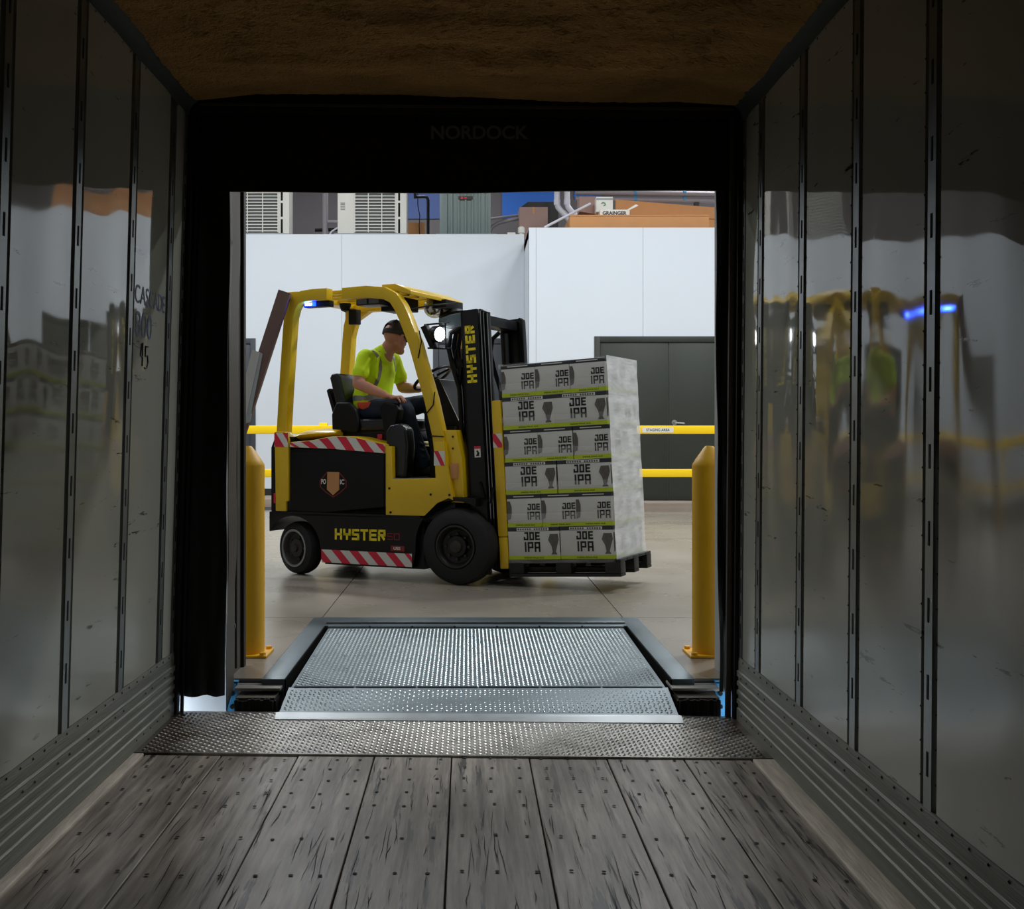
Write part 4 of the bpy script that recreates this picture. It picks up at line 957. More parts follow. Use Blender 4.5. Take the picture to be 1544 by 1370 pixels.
# emblem
em = MB().prism([(-1.088 + a, .752 + b) for a, b in ((-.125, .02), (-.06, .085), (.06, .085), (.125, .02), (.125, -.03), (.07, -.075), (0, -.115), (-.07, -.075), (-.125, -.03))], 'y', -.5185, -.516).build('emblem', 'redprint', sp); em['label'] = 'hexagonal badge with tan centre'
MB().prism([(-1.088 + a * .93, .752 + b * .93) for a, b in ((-.125, .02), (-.06, .085), (.06, .085), (.125, .02), (.125, -.03), (.07, -.075), (0, -.115), (-.07, -.075), (-.125, -.03))], 'y', -.5195, -.5186).build('emblem_field', 'black', sp)
MB().prism([(-1.14, .84), (-1.03, .84), (-1.03, .70), (-1.088, .655), (-1.145, .70)], 'y', -.5205, -.5196).build('emblem_centre', 'cardboard', sp)
textmesh('PO', .045, (-1.198, -.521, .742), (1, 0, 0), (0, 0, 1), .03, 0, .04).build('lettering', 'white', sp)
textmesh('IC', .04, (-1.022, -.521, .742), (1, 0, 0), (0, 0, 1), .03, 0, .04).build('lettering', 'white', sp)
hood_top = [(-1.505, 1.075), (-1.40, 1.082), (-1.288, 1.09), (-1.19, 1.108), (-1.10, 1.122), (-1.0, 1.124), (-.9, 1.118), (-.76, 1.09), (-.604, 1.06)]
hood_bot = [(-1.505, 1.034), (-1.10, 1.022), (-.604, .988)]
MB().prism(hood_bot + list(reversed(hood_top)), 'y', -.522, .522).build('hood', 'hyel', fk, bevel=.012)
MB().tube([(-1.6, 0, 1.10), (-1.45, 0, 1.135), (-1.3, 0, 1.145), (-1.15, 0, 1.15)], [(.05, .40), (.05, .44), (.05, .44), (.04, .38)], 24, side=(0, 0, 1)).build('hood_bulge', 'hyel', fk, smooth=True)
def interp(c, x):
    for (a, b), (p, q) in zip(c, c[1:]):
        if a <= x <= p: return b + (q - b) * (x - a) / (p - a)
    return c[-1][1] if x > c[-1][0] else c[0][1]
def tape(x0, x1, ft, fb, y, stripes, shear, name='hazard_tape', parent=fk, d=-1):
    n = 24; vs = []; 
    for i in range(n + 1):
        x = x0 + (x1 - x0) * i / n; vs += [(x, y, fb(x)), (x, y, ft(x))]
    t = MB().add(vs, [(2 * i, 2 * i + 2, 2 * i + 3, 2 * i + 1) for i in range(n)]).build(name, 'white', parent)
    for a, b in stripes:
        q = []
        def cl(x): return min(max(x, x0), x1)
        pts_t = [a, b]; mb = MB(); vv = []
        for k in range(5):
            s_ = k / 4
            for e in (a, b):
                x = cl(e + shear * s_); vv.append((x, y - .0015, ft(x) * (1 - s_) + fb(x) * s_))
        mb.add(vv, [(2 * k, 2 * k + 1, 2 * k + 3, 2 * k + 2) for k in range(4)]).build('red_stripe', 'red', t)
    return t
tape(-1.495, -.612, lambda x: interp(hood_top, x) - .004, lambda x: interp(hood_bot, x) + .002, -.5235, [(-1.53, -1.485), (-1.39, -1.31), (-1.22, -1.14), (-1.05, -.965), (-.875, -.79), (-.70, -.63)], .085)
tape(-1.645, -1.512, lambda x: 1.150, lambda x: 1.036, -.5265, [(-1.72, -1.63), (-1.565, -1.50)], .085)
tape(-1.195, -.375, lambda x: .222, lambda x: .120, NY - .0015, [(-1.27, -1.195), (-1.10, -1.02), (-.935, -.855), (-.77, -.69), (-.605, -.53), (-.44, -.40)], .10)
for i, c_ in enumerate('HYSTER'):
    mb = MB(); block(mb, c_, (-1.07 + i * .079, NY - .002, .305 + i * .0009), (1, 0, .012), (0, 0, 1), .068, .088, .011, .019); mb.build('letter', 'yprint', fk)
for i, c_ in enumerate('50'):
    mb = MB(); block(mb, c_, (-.592 + i * .06, NY - .002, .322), (1, 0, .012), (0, 0, 1), .05, .052, .01, .007); mb.build('letter', 'redprint', fk)
MB().box(-.56, -.44, NY - .002, NY - .0005, .236, .278).build('decal', 'redprint', fk)
textmesh('USS', .06, (-.535, NY - .003, .246), (1, 0, 0), (0, 0, 1), .03, 0, .024).build('lettering', 'white', fk)
MB().prism([(-1.64, .50), (-1.64, .515), (-.30, .515), (-.30, .50)], 'y', NY - .006, NY).build('chassis_lip', 'blackmetal', fk)
# front side body: sill, door opening, cowl
for s in (-1, 1):
    MB().prism([(-.605, .51), (-.605, 1.045), (-.55, 1.045), (-.545, .79), (-.17, .805), (-.185, 1.08), (-.095, 1.08), (-.075, .92), (-.02, .64), (-.06, .655), (-.155, .615), (-.265, .515)], 'y', s * .525, s * .47).build('side_body', 'hyel', fk, bevel=.007)
    for bx, bz in ((-.57, .72), (-.56, .535), (-.21, .68), (-.05, .68)) if s < 0 else ():
        MB().cyl((bx, -.524, bz), (bx, -.531, bz), .009, 8).build('body_bolt', 'blackmetal', fk)
MB().box(-.605, -.03, -.47, .47, .49, .785).build('footwell', 'blackmetal', fk)
MB().box(-.545, -.14, -.515, .47, .785, .800).build('floor_mat', 'mastline', fk)
MB().box(-.60, -.55, -.46, .46, .78, 1.04).build('battery_bulkhead', 'blackmetal', fk)
MB().prism([(-.46, .80), (-.40, .80), (-.40, .97), (-.43, .97)], 'y', .05, .26).build('kick_plate', 'hyel', fk, bevel=.006)
MB().tube([(-.33, -.02, .80), (-.36, -.02, .90), (-.41, -.02, .93)], .012, 8).build('pedal', 'black', fk)
# yellow front panel and dash
MB().prism([(-.10, .62), (-.14, 1.17), (-.02, 1.17), (.03, .95), (.05, .62)], 'y', -.475, .475).build('front_panel', 'hyel', fk, bevel=.01)
for z in (1.12, 1.03): MB().cyl((-.045, -.474, z), (-.045, -.483, z), .008, 8).build('body_bolt', 'blackmetal', fk)
MB().prism([(-.30, 1.20), (-.33, 1.55), (-.31, 1.575), (-.28, 1.575), (-.10, 1.22), (-.06, 1.17), (-.14, 1.165)], 'y', -.24, .26).build('dash', 'black', fk, bevel=.012)
MB().add([(-.282, -.243, 1.570), (-.102, -.243, 1.222), (-.102, -.16, 1.226), (-.282, -.16, 1.574)], [(0, 1, 2, 3)]).build('dash_trim', 'greypanel', fk)
MB().box(-.34, -.12, -.30, .30, .80, 1.20).build('front_wall', 'black', fk, bevel=.01)
# steering wheel
sc = Vector((-.498, .05, 1.598)); tl = R(33); u1 = Vector((math.cos(tl), 0, math.sin(tl))); u2 = Vector((0, 1, 0)); nn = u1.cross(u2)
RW = .165
sw = MB().tube([sc + (u1 * math.cos(2 * math.pi * k / 36) + u2 * math.sin(2 * math.pi * k / 36)) * RW for k in range(36)], .0135, 8, closed=True).build('steering_wheel', 'black', fk, smooth=True)
for k in range(3):
    a = 2 * math.pi * k / 3 + .5; MB().tube([sc - nn * .02 * 0, sc + (u1 * math.cos(a) + u2 * math.sin(a)) * RW], .011, 8).build('spoke', 'black', sw, smooth=True)
hubdir = nn if nn.z < 0 else -nn
MB().lathe([(.045, -.015), (.045, .02), (.03, .03), (.025, .22)], sc, hubdir, 16).build('column', 'black', sw, smooth=True)
# seat
def rbox(x0, x1, y0, y1, z0, z1, name, m, parent, bev=.03, M=None): return MB().box(x0, x1, y0, y1, z0, z1).build(name, m, parent, bevel=bev, seg=4, M=M)
se = rbox(-1.24, -.62, -.27, .27, 1.155, 1.265, 'seat_cushion', 'seat', fk, .04)
MB().prism([(-1.20, 1.24), (-1.30, 1.60), (-1.285, 1.635), (-1.235, 1.64), (-1.20, 1.60), (-1.10, 1.24)], 'y', -.24, .24).build('seat_back', 'seat', fk, bevel=.03, seg=4)
MB().prism([(-1.255, 1.22), (-1.345, 1.50), (-1.32, 1.52), (-1.22, 1.25)], 'y', -.22, .22).build('seat_back_shell', 'black', fk, bevel=.01)
for s in (-1, 1):
    MB().prism([(-1.24, 1.16), (-1.245, 1.30), (-1.20, 1.40), (-1.08, 1.40), (-1.02, 1.34), (-.98, 1.20), (-1.0, 1.15)], 'y', s * .30, s * .24).build('hip_restraint', 'black', fk, bevel=.02, seg=3)
MB().prism([(-1.22, 1.08), (-1.22, 1.165), (-.62, 1.165), (-.58, 1.08)], 'y', -.27, .27).build('seat_base', 'black', fk, bevel=.012)
MB().prism([(-.64, .80), (-.64, 1.16), (-.60, 1.215), (-.52, 1.225), (-.455, 1.18), (-.44, 1.05), (-.46, .80)], 'y', -.47, -.33).build('seat_console', 'seat', fk, bevel=.035, seg=4)
MB().prism([(-.70, 1.16), (-.745, 1.36), (-.70, 1.395), (-.60, 1.38), (-.565, 1.33), (-.60, 1.16)], 'y', -.39, -.29).build('armrest', 'black', fk, bevel=.018, seg=3)
MB().lathe([(.010, 0), (.010, .03), (.022, .035), (.024, .055), (.012, .068)], (-.59, -.345, 1.365), (.1, 0, 1), 12).build('control_lever', 'black', fk, smooth=True)
rbox(-.82, -.775, -.285, -.272, 1.10, 1.14, 'belt_buckle', 'red', fk, .004)
# overhead guard
for s in (-1, 1):
    y = s * .455
    MB().tube([(-1.600, y, 1.12), (-1.575, y, 1.5), (-1.535, y, 2.0), (-1.525, y, 2.09), (-1.50, y, 2.17), (-1.46, y, 2.225), (-1.40, y, 2.25), (-1.30, y, 2.258), (-1.16, y, 2.258)], 1, rect=(.045, .047), side=(0, 1, 0)).build('guard_rear_leg', 'hyel', fk, bevel=.008)
    MB().tube([(-1.02, y, 2.252), (-.80, y, 2.258), (-.64, y, 2.238), (-.555, y, 2.195), (-.50, y, 2.12), (-.46, y, 2.04), (-.375, y, 1.84), (-.30, y, 1.60), (-.235, y, 1.40), (-.165, y, 1.12), (-.14, y, .92), (-.13, y, .78)], 1, rect=(.045, .046), side=(0, 1, 0)).build('guard_front_leg', 'hyel', fk, bevel=.008)
# roof of the guard
MB().box(-1.62, -1.46, -.45, .45, 2.245, 2.30).build('rear_crossbar', 'hyel', fk, bevel=.01)
MB().prism([(-.70, 2.285), (-.70, 2.315), (-.58, 2.315), (-.44, 2.255), (-.44, 2.225)], 'y', -.42, .50).build('front_visor', 'hyel', fk, bevel=.006)
for i in range(5):
    y = -.34 + i * .17; MB().box(-1.47, -.69, y - .02, y + .02, 2.27, 2.30).build('roof_bar', 'hyel', fk, bevel=.004)
MB().box(-1.20, -.98, .40, .50, 2.21, 2.30).build('roof_gusset', 'hyel', fk, bevel=.01)
MB().prism([(-1.56, 1.95), (-1.50, 1.95), (-1.44, 2.14), (-1.30, 2.22), (-1.30, 2.26), (-1.56, 2.26)], 'y', .42, .49).build('roof_gusset', 'hyel', fk, bevel=.006)
# lamps and fittings under the roof
bl = MB().box(-1.42, -1.18, -.44, -.36, 2.165, 2.215).build('blue_warning_lamp', 'black', fk, bevel=.006); bl['label'] = 'lit blue warning lamp'
MB().box(-1.41, -1.30, -.446, -.438, 2.172, 2.208).build('blue_lens', 'lampblue', bl, bevel=.006)
MB().box(-1.40, -1.335, -.449, -.445, 2.180, 2.200).build('blue_core', 'lampcore', bl, bevel=.004)
pl_ = bpy.data.lights.new('blue_light', 'POINT'); pl_.energy = 1.5; pl_.color = (.01, .07, 1); pl_.shadow_soft_size = .03
po = bpy.data.objects.new('blue_light', pl_); COL.objects.link(po); po.parent = bl; po.location = (-1.36, -.48, 2.19)
MB().lathe([(.05, 0), (.05, .02), (.035, .06), (.0, .075)], (-1.36, .10, 2.25), (0, 0, -1), 18).build('rear_camera', 'black', fk, smooth=True)
MB().box(-1.33, -1.25, .1, .18, 2.07, 2.20).build('rear_speaker', 'black', fk, bevel=.01)
MB().box(-.96, -.74, -.38, -.20, 2.165, 2.225).build('work_lamp_bar', 'blackmetal', fk, bevel=.006)
for k in range(2): MB().box(-.95 + k * .11, -.86 + k * .11, -.384, -.378, 2.175, 2.215).build('work_lamp_glass', 'acdark', fk)
MB().box(-.86, -.63, -.16, .06, 2.135, 2.24).build('hour_meter_box', 'black', fk, bevel=.008)
MB().ell((-.56, .20, 2.185), (.085, .10, .085)).build('dome_mirror', 'chrome', fk, smooth=True)
MB().lathe([(.10, 0), (.105, .02), (.09, .05)], (-.46, .30, 2.15), (.3, 0, -1), 20).build('mirror', 'black', fk, smooth=True)
MB().box(-.52, -.40, .1, .42, 2.17, 2.24).build('mirror_bracket', 'black', fk, bevel=.008)
MB().tube([(-.50, -.44, 2.1), (-.35, -.2, 2.16), (-.3, .1, 2.2)], .006, 6).build('wire', 'black', fk)
# headlamp on the front leg
hl = MB().lathe([(.05, -.05), (.062, -.03), (.066, .02), (.06, .03)], (-.205, -.43, 1.905), (1, -.35, -.1), 20).build('headlamp', 'black', fk, smooth=True); hl['label'] = 'lit white headlamp'
MB().lathe([(.055, .028), (.05, .038), (.0, .042)], (-.205, -.43, 1.905), (1, -.35, -.1), 20).build('lens', 'lampwhite', hl, smooth=True)
MB().tube([(-.31, -.44, 1.98), (-.19, -.44, 1.985), (-.10, -.44, 1.985)], .007, 6).build('bracket', 'black', hl)
MB().tube([(-.28, -.44, 1.80), (-.19, -.44, 1.795), (-.08, -.44, 1.79)], .007, 6).build('bracket', 'black', hl)
MB().prism([(-.33, 1.96), (-.285, 1.98), (-.21, 1.80), (-.25, 1.80)], 'y', -.47, -.41).build('bracket', 'black', hl, bevel=.005)
MB().tube([(-.13, -.44, 1.985), (-.125, -.44, 1.79)], .006, 6).build('bracket', 'black', hl)
MB().tube([(-.33, -.505, 1.72), (-.30, -.505, 1.85), (-.32, -.505, 1.93)], .005, 6).build('lamp_cable', 'black', fk)
MB().tube([(-.185, -.505, 1.46), (-.20, -.505, 1.36), (-.255, -.505, 1.30)], .005, 6).build('lamp_cable', 'black', fk)
for z in (1.13, 1.145): pass
MB().tube([(-.215, -.503, 1.125), (-.11, -.503, 1.12)], .005, 6).build('leg_joint', 'blackmetal', fk)
tape(-.182, -.090, lambda x: 1.01, lambda x: .90, -.5265, [(-.182, -.145)], .06)
# mast, tilted back
MT = T(.19, 0, .30) @ Matrix.Rotation(R(-3.3), 4, 'Y') @ T(-.19, 0, -.30)
def mp(mb, name, m, bev=.004, parent=None, sm=None): return mb.build(name, m, parent or fk, bevel=bev, smooth=sm, M=None if parent else MT)
for s in (-1, 1):
    a, b = s * .43, s * .395
    mc = mp(MB().box(.095, .235, min(a, b), max(a, b), .08, 2.085), 'mast_channel', 'blackmetal')
    mp(MB().box(.095, .115, min(s * .43, s * .30), max(s * .43, s * .30), .10, 2.08), 'mast_flange', 'blackmetal')
    for i, (x0, x1, yy0) in enumerate(((.238, .252, .405), (.256, .268, .385), (.272, .290, .365))):
        mp(MB().box(x0, x1, min(s * yy0, s * (yy0 - .06)), max(s * yy0, s * (yy0 - .06)), .12, 2.085 - i * .01), 'mast_rail', 'blackmetal')
        e = mp(MB().box(x1 - .004, x1 + .001, min(s * (yy0 + .002), s * (yy0 - .004)), max(s * (yy0 + .002), s * (yy0 - .004)), .5, 2.07 - i * .01), 'rail_edge', 'mastline', 0)
for i, c_ in enumerate('HYSTER'):
    MBX = MB(); block(MBX, c_, (.208, -.4315, 1.53 + i * .0745), (-.0, 0, 1), (-1, 0, 0), .062, .082, .0125, .020); MBX.build('letter', 'yprint', fk, M=MT)
st_ = mp(MB().box(.155, .205, -.4325, -.431, .965, 1.05), 'warning_sticker', 'white', 0); MB().box(.155, .205, -.4335, -.4326, 1.03, 1.05).build('red_strip', 'red', st_); MB().prism([(.166, .975), (.178, 1.0), (.170, 1.012), (.180, 1.02), (.196, 1.0), (.192, .975)], 'y', -.4335, -.4326).build('pictogram', 'marker', st_)
mp(MB().box(.10, .22, -.395, .395, 1.98, 2.06), 'mast_crossbar', 'blackmetal', .006)
mp(MB().box(.11, .16, -.395, .395, 1.10, 1.20), 'mast_crossbar', 'blackmetal', .006)
mp(MB().box(.10, .22, -.395, .395, .12, .24), 'mast_crossbar', 'blackmetal', .006)
mp(MB().prism([(-.11, 1.985), (-.11, 2.045), (.0, 2.07), (.10, 2.075), (.10, 1.97), (0, 1.965)], 'y', -.40, -.12), 'hose_bracket', 'steel', .006)
mp(MB().cyl((.17, -.20, .15), (.17, -.20, 1.95), .032, 14), 'lift_cylinder', 'blackmetal', 0, sm=True)
mp(MB().cyl((.17, .20, .15), (.17, .20, 1.95), .032, 14), 'lift_cylinder', 'blackmetal', 0, sm=True)
mp(MB().cyl((.15, -.20, 1.4), (.15, -.20, 1.97), .018, 12), 'lift_rod', 'chrome', 0, sm=True)
for k, (x, y, z1) in enumerate(((.05, -.33, 1.95), (.075, -.30, 1.90), (.02, -.36, 1.72))):
    mp(MB().tube([(x, y, .45), (x - .01, y, 1.0), (x, y, z1 - .2), (x + .03, y, z1), (x + .07, y + .05, z1 + .03)], .013, 8), 'hose', 'black', 0, sm=True)
mp(MB().tube([(.0, -.34, 1.80), (-.02, -.35, 1.70), (.02, -.36, 1.60), (.06, -.36, 1.66), (.05, -.34, 1.8)], .012, 8), 'hose', 'black', 0, sm=True)
for k, (y, x) in enumerate(((-.37, -.005), (-.33, .02), (-.28, .035), (.30, .04))):
    mp(MB().tube([(.09, y, 1.98), (x - .02, y, 1.93), (x - .045, y, 1.82), (x - .02, y, 1.68), (x + .03, y, 1.5), (x + .035, y, 1.0), (x + .04, y, .6)], .019, 8), 'hose', 'black', 0, sm=True)
for s in (-1, 1): MB().cyl((-.05, s * .34, .60), (.13, s * .34, .82), .033, 12).build('tilt_cylinder', 'blackmetal', fk, smooth=True)
MB().box(-.06, -.0, -.50, -.44, .80, .92).build('label_holder', 'cardboard', fk, bevel=.006)
MB().tube([(.16, -.44, .78), (.20, -.45, .66), (.26, -.45, .62), (.27, -.44, .74)], .012, 8).build('hose', 'black', fk, smooth=True)
# carriage, backrest, forks
for s in (-1, 1):
    br = mp(MB().box(.296, .372, min(s * .395, s * .345), max(s * .395, s * .345), .36, 1.385), 'backrest_upright', 'hyel', .012)
    mp(MB().box(.30, .368, min(s * .392, s * .348), max(s * .392, s * .348), .12, .358), 'carriage_side', 'hyel', .008)
t_ = tape(.297, .371, lambda x: 1.135, lambda x: 1.03, -.3965, [(.262, .318)], .075); t_.matrix_local = MT
for z0, z1 in ((.14, .24), (.48, .58)): mp(MB().box(.31, .36, -.36, .36, z0, z1), 'carriage_bar', 'blackmetal', .006)
for z0 in (.85, 1.10, 1.34): mp(MB().box(.345, .365, -.36, .36, z0, z0 + .03), 'backrest_bar', 'blackmetal', .004)
for y in (-.2, 0, .2): mp(MB().box(.345, .365, y - .012, y + .012, .58, 1.36), 'backrest_bar', 'blackmetal', .004)

# ================================================================ THE LOAD
LF = FK @ T(.388, -.039, .072) @ Matrix.Rotation(R(-3.0), 4, 'Y')   # origin: low rear edge of the pallet
for s in (-1, 1):
    q = FK.inverted() @ LF
    MB().prism([(-.02, .11), (-.02, .62), (.03, .62), (.03, .068), (.84, .060), (.84, .05), (.50, .028), (-.02, .028)], 'y', s * .24 - .055, s * .24 + .055).build('fork', 'blackmetal', fk, bevel=.004, M=q)
BL, BN, BH = .413, .275, .243
PD = BL + BN
pa = empty('pallet', LF); tag(pa, 'black plastic pallet on the forks under the shrink-wrapped boxes', 'pallet')
yn, yf = -PD / 2 - .015, PD / 2 + .03
for i in range(5):
    w = (yf - yn) / 5; MB().box(.0, .875, yn + i * w + .004, yn + (i + 1) * w - .004, .105, .124).build('deck_board', 'pallet', pa, bevel=.003)
for x in (.0, .375, .755):
    for y in (yn, (yn + yf) / 2 - .055, yf - .11): MB().box(x, x + .12, y, y + .11, .022, .105).build('block', 'pallet', pa, bevel=.006)
for y in (yn, (yn + yf) / 2 - .055, yf - .11): MB().box(.0, .875, y, y + .11, .0, .021).build('runner', 'pallet', pa, bevel=.004)
# one carton, printed on all four sides
g = .0012
body = MB().box(-BL / 2 + .001, BL / 2 - .001, -BN / 2 + .001, BN / 2 - .001, 0, BH - .001).mesh('carton_body', .004, 2); body.materials.append(K['carton'])
def ring(z0, z1, e):
    mb = MB(); a, b = BL / 2 - .001 + e, BN / 2 - .001 + e
    c = [(-a, -b), (a, -b), (a, b), (-a, b)]
    return mb.add([(x, y, z0) for x, y in c] + [(x, y, z1) for x, y in c], [(i, (i + 1) % 4, 4 + (i + 1) % 4, 4 + i) for i in range(4)])
band = ring(BH * .875, BH * .992, .0006).mesh('top_band'); band.materials.append(K['cband'])
lime = ring(BH * .01, BH * .125, .0006).mesh('lime_band'); lime.materials.append(K['clime'])
faces = [((-BL / 2, -BN / 2 - g), (1, 0), BL, True), ((BL / 2, BN / 2 + g), (-1, 0), BL, True), ((BL / 2 + g, -BN / 2), (0, 1), BN, False), ((-BL / 2 - g, BN / 2), (0, -1), BN, False)]
lt = MB(); pic = MB(); wh = MB()
for (ox, oy), (ux, uy), W_, long_ in faces:
    u = Vector((ux, uy, 0)); v = Vector((0, 0, 1)); o = Vector((ox, oy, 0)); nrm = u.cross(v)
    if long_:
        block(lt, 'JOE', o + u * (.31 * W_) + v * (.60 * BH), u, v, .038, .060, .008, .0125); block(lt, 'IPA', o + u * (.32 * W_) + v * (.24 * BH), u, v, .046, .074, .009, .0135)
        textmesh('INDIA PALE ALE', .38 * W_, o + u * (.31 * W_) + v * (.045 * BH) + nrm * .0002, u, v, .01, 0, .010, lt)
        gx = .80
        pic.add([o + u * (W_ * (gx + a)) + v * (BH * b) for a, b in ((.02, .78), (.17, .78), (.185, .60), (.15, .42), (.12, .24), (.15, .16), (.03, .16), (.06, .24), (.04, .42), (-.02, .60))], [tuple(range(10))])
        wh.add([o + u * (W_ * a) + v * (BH * b) + nrm * .0004 for a, b in ((.18, .89), (.80, .89), (.80, .975), (.18, .975))], [(0, 1, 2, 3)])
        for k in range(13):
            if k == 6: continue
            x = .20 + k * .045; pic.add([o + u * (W_ * a) + v * (BH * b) + nrm * .0008 for a, b in ((x, .905), (x + .03, .905), (x + .03, .96), (x, .96))], [(0, 1, 2, 3)])
    else:
        block(lt, 'JOE', o + u * (.60 * W_) + v * (.52 * BH), u, v, .030, .046, .006, .0095); block(lt, 'IPA', o + u * (.59 * W_) + v * (.22 * BH), u, v, .037, .060, .007, .010)
        textmesh('INDIA PALE ALE', .55 * W_, o + u * (.25 * W_) + v * (.045 * BH) + nrm * .0002, u, v, .01, 0, .010, lt)
        pic.add([o + u * (W_ * a) + v * (BH * b) for a, b in ((.005, .80), (.09, .80), (.135, .62), (.13, .45), (.10, .26), (.005, .22))], [tuple(range(6))])
        wh.add([o + u * (W_ * a) + v * (BH * b) + nrm * .0004 for a, b in ((.2, .925), (.8, .925), (.8, .95), (.2, .95))], [(0, 1, 2, 3)])
ltm = lt.mesh('lettering'); ltm.materials.append(K['cprint']); picm = pic.mesh('glass_picture'); picm.materials.append(K['cgrey']); whm = wh.mesh('pale_print'); whm.materials.append(K['white'])
ordinal = ['bottom', 'second', 'third', 'fourth', 'fifth', 'top']
def carton(lx, ly, layer, rot, label):
    jit = random.uniform(-.004, .004)
    o = empty('beer_carton', LF @ T(lx + jit, ly + random.uniform(-.002, .004), .1245 + layer * BH) @ Matrix.Rotation(rot + random.uniform(-.006, .006), 4, 'Z'))
    tag(o, label, 'box', 'beer cartons stacked on the pallet')
    for nm, me in (('carton_body', body), ('top_band', band), ('lime_band', lime), ('lettering', ltm), ('glass_picture', picm), ('pale_print', whm)):
        c_ = link(nm, me, None, o)
        if me in (ltm, picm, whm): stuff(c_)
LXT = 2 * BL
for L_ in range(6):
    lay = ordinal[L_] + ' layer'
    three = L_ % 2 == 1
    if three:
        for k, w in enumerate(('next to the mast', 'middle of three', 'at the outer corner')):
            carton(BN / 2 + k * LXT / 3, -PD / 2 + BL / 2, L_, R(90) if False else R(-90), 'white and lime beer carton showing its short end, %s, %s' % (lay, w))
        carton(LXT - BL / 2, PD / 2 - BN / 2, L_, R(180), 'white and lime beer carton on the far side of the load, %s' % lay)
    else:
        for k, w in enumerate(('half next to the mast', 'half at the outer corner')):
            carton(BL / 2 + k * BL, -PD / 2 + BN / 2, L_, 0, 'white and lime beer carton showing its long side, %s, %s' % (lay, w))
        carton(LXT - BN / 2, PD / 2 - BL / 2, L_, R(90), 'white and lime beer carton on the far side of the load, %s' % lay)
# stretch film: dense around the outer end, loose bands over the long side
zt_ = .1245 + 6 * BH
def fil(x0, y0, x1, y1, z0, z1, nu, nv, amp, sd, parent, m):
    vs = []; fs = []; d = Vector((x1 - x0, y1 - y0, 0)); L0 = d.length; d.normalize(); n = Vector((d.y, -d.x, 0))
    for i in range(nu + 1):
        for j in range(nv + 1):
            t = i / nu; z = z0 + (z1 - z0) * j / nv
            p = Vector((x0, y0, 0)) + d * (L0 * t) + n * (.007 + amp * (.5 + .5 * nz3(t * 3 + sd, z * 9, sd)))
            p.z = z; vs.append(p)
    for i in range(nu):
        for j in range(nv): a = i * (nv + 1) + j; fs.append((a, a + nv + 1, a + nv + 2, a + 1))
    return MB().add(vs, fs).build('film_sheet', m, parent, smooth=True)
fw = empty('stretch_film', LF); tag(fw, 'clear crinkled stretch film wrapped around the outer end of the load', 'plastic film')
xn = LXT + .004
fil(xn, -PD / 2 - .003, xn, PD / 2 + .01, .10, zt_ + .012, 18, 60, .010, 1.3, fw, 'filmside')
fil(-.006, PD / 2 + .012, -.006, -PD / 2 - .004, .10, zt_ + .01, 8, 24, .004, 4.3, fw, 'film')
fil(xn, PD / 2 + .012, -.006, PD / 2 + .012, .10, zt_ + .01, 8, 24, .004, 6.3, fw, 'film')
for k, (z0, z1) in enumerate(((.10, .125), (.42, .47), (.66, .70), (.91, .95), (1.15, 1.19), (1.39, 1.44), (zt_ - .012, zt_ + .008))):
    fil(-.006, -PD / 2 - .004, xn, -PD / 2 - .004, z0, z1, 18, 4, .005, 9.1 + k, fw, 'film')

# ================================================================ THE DRIVER
BASE = Vector((-1.0, 0, 1.265))
PM = FK @ T(*BASE)
def remesh(mb, name, m, voxel, parent=None, M=None, smooth_it=6, dec=0):
    me = mb.mesh(name + '_src', smooth=False); ob = bpy.data.objects.new('tmp', me); COL.objects.link(ob)
    r = ob.modifiers.new('r', 'REMESH'); r.mode = 'VOXEL'; r.voxel_size = voxel; r.adaptivity = 0
    s = ob.modifiers.new('s', 'SMOOTH'); s.iterations = smooth_it; s.factor = .5
    dg = bpy.context.evaluated_depsgraph_get(); out = bpy.data.meshes.new_from_object(ob.evaluated_get(dg))
    bpy.data.objects.remove(ob); out.name = name; out.materials.clear(); out.shade_smooth()
    return link(name, out, m, parent, M)
def V(*a): return Vector(a)
AL = R(70); fd = V(math.cos(AL), math.sin(AL), 0); fs_ = V(-math.sin(AL), math.cos(AL), 0)     # face direction, and to its left
up_t = V(0, 0, 1) + fd * .20; up_t.normalize(); fdt = (fd - up_t * fd.dot(up_t)).normalized()    # head bowed a little
HC = V(-.815, .0, 1.943)
def H(a, b, c): return HC + fdt * a + fs_ * b + up_t * c     # forward, left, up from the skull centre
b = MB(BASE)
ax = (fdt, fs_, up_t)
b.ell(H(-.012, 0, .018), (.098, .077, .098), 20, 14, ax)      # skull
b.ell(H(.035, 0, -.040), (.068, .062, .085), 18, 12, ax)      # face
b.limb([H(-.01, .045, -.065), H(.055, .03, -.10), H(.083, 0, -.112), H(.055, -.03, -.10), H(-.01, -.045, -.065)], [.028, .026, .024, .026, .028], 12)   # jaw
b.limb([H(.092, 0, .005), H(.112, 0, -.035), H(.098, 0, -.048)], [.010, .015, .013], 10)    # nose
b.limb([H(.086, -.025, -.072), H(.096, 0, -.072), H(.086, .025, -.072)], [.010, .012, .010], 8)   # lips
b.limb([H(.085, -.04, .018), H(.094, 0, .022), H(.085, .04, .018)], [.011, .012, .011], 8)    # brow
for s in (-1, 1):
    b.ell(H(.0, s * .078, -.026), (.024, .014, .038), 12, 8, ax)          # ears
    b.limb([H(.012, s * .088, -.045), H(-.018, s * .092, -.030), H(-.012, s * .092, .002), H(.014, s * .088, .006)], [.007, .008, .008, .007], 8)
    b.ell(H(.082, s * .033, -.002), (.012, .013, .010), 10, 8, ax)          # eyes
b.limb([V(-.925, 0, 1.76), V(-.885, 0, 1.84), HC + V(-.02, -.005, -.05)], [(.070, .075), .062, .062], 16, side=(1, 0, 0))   # neck
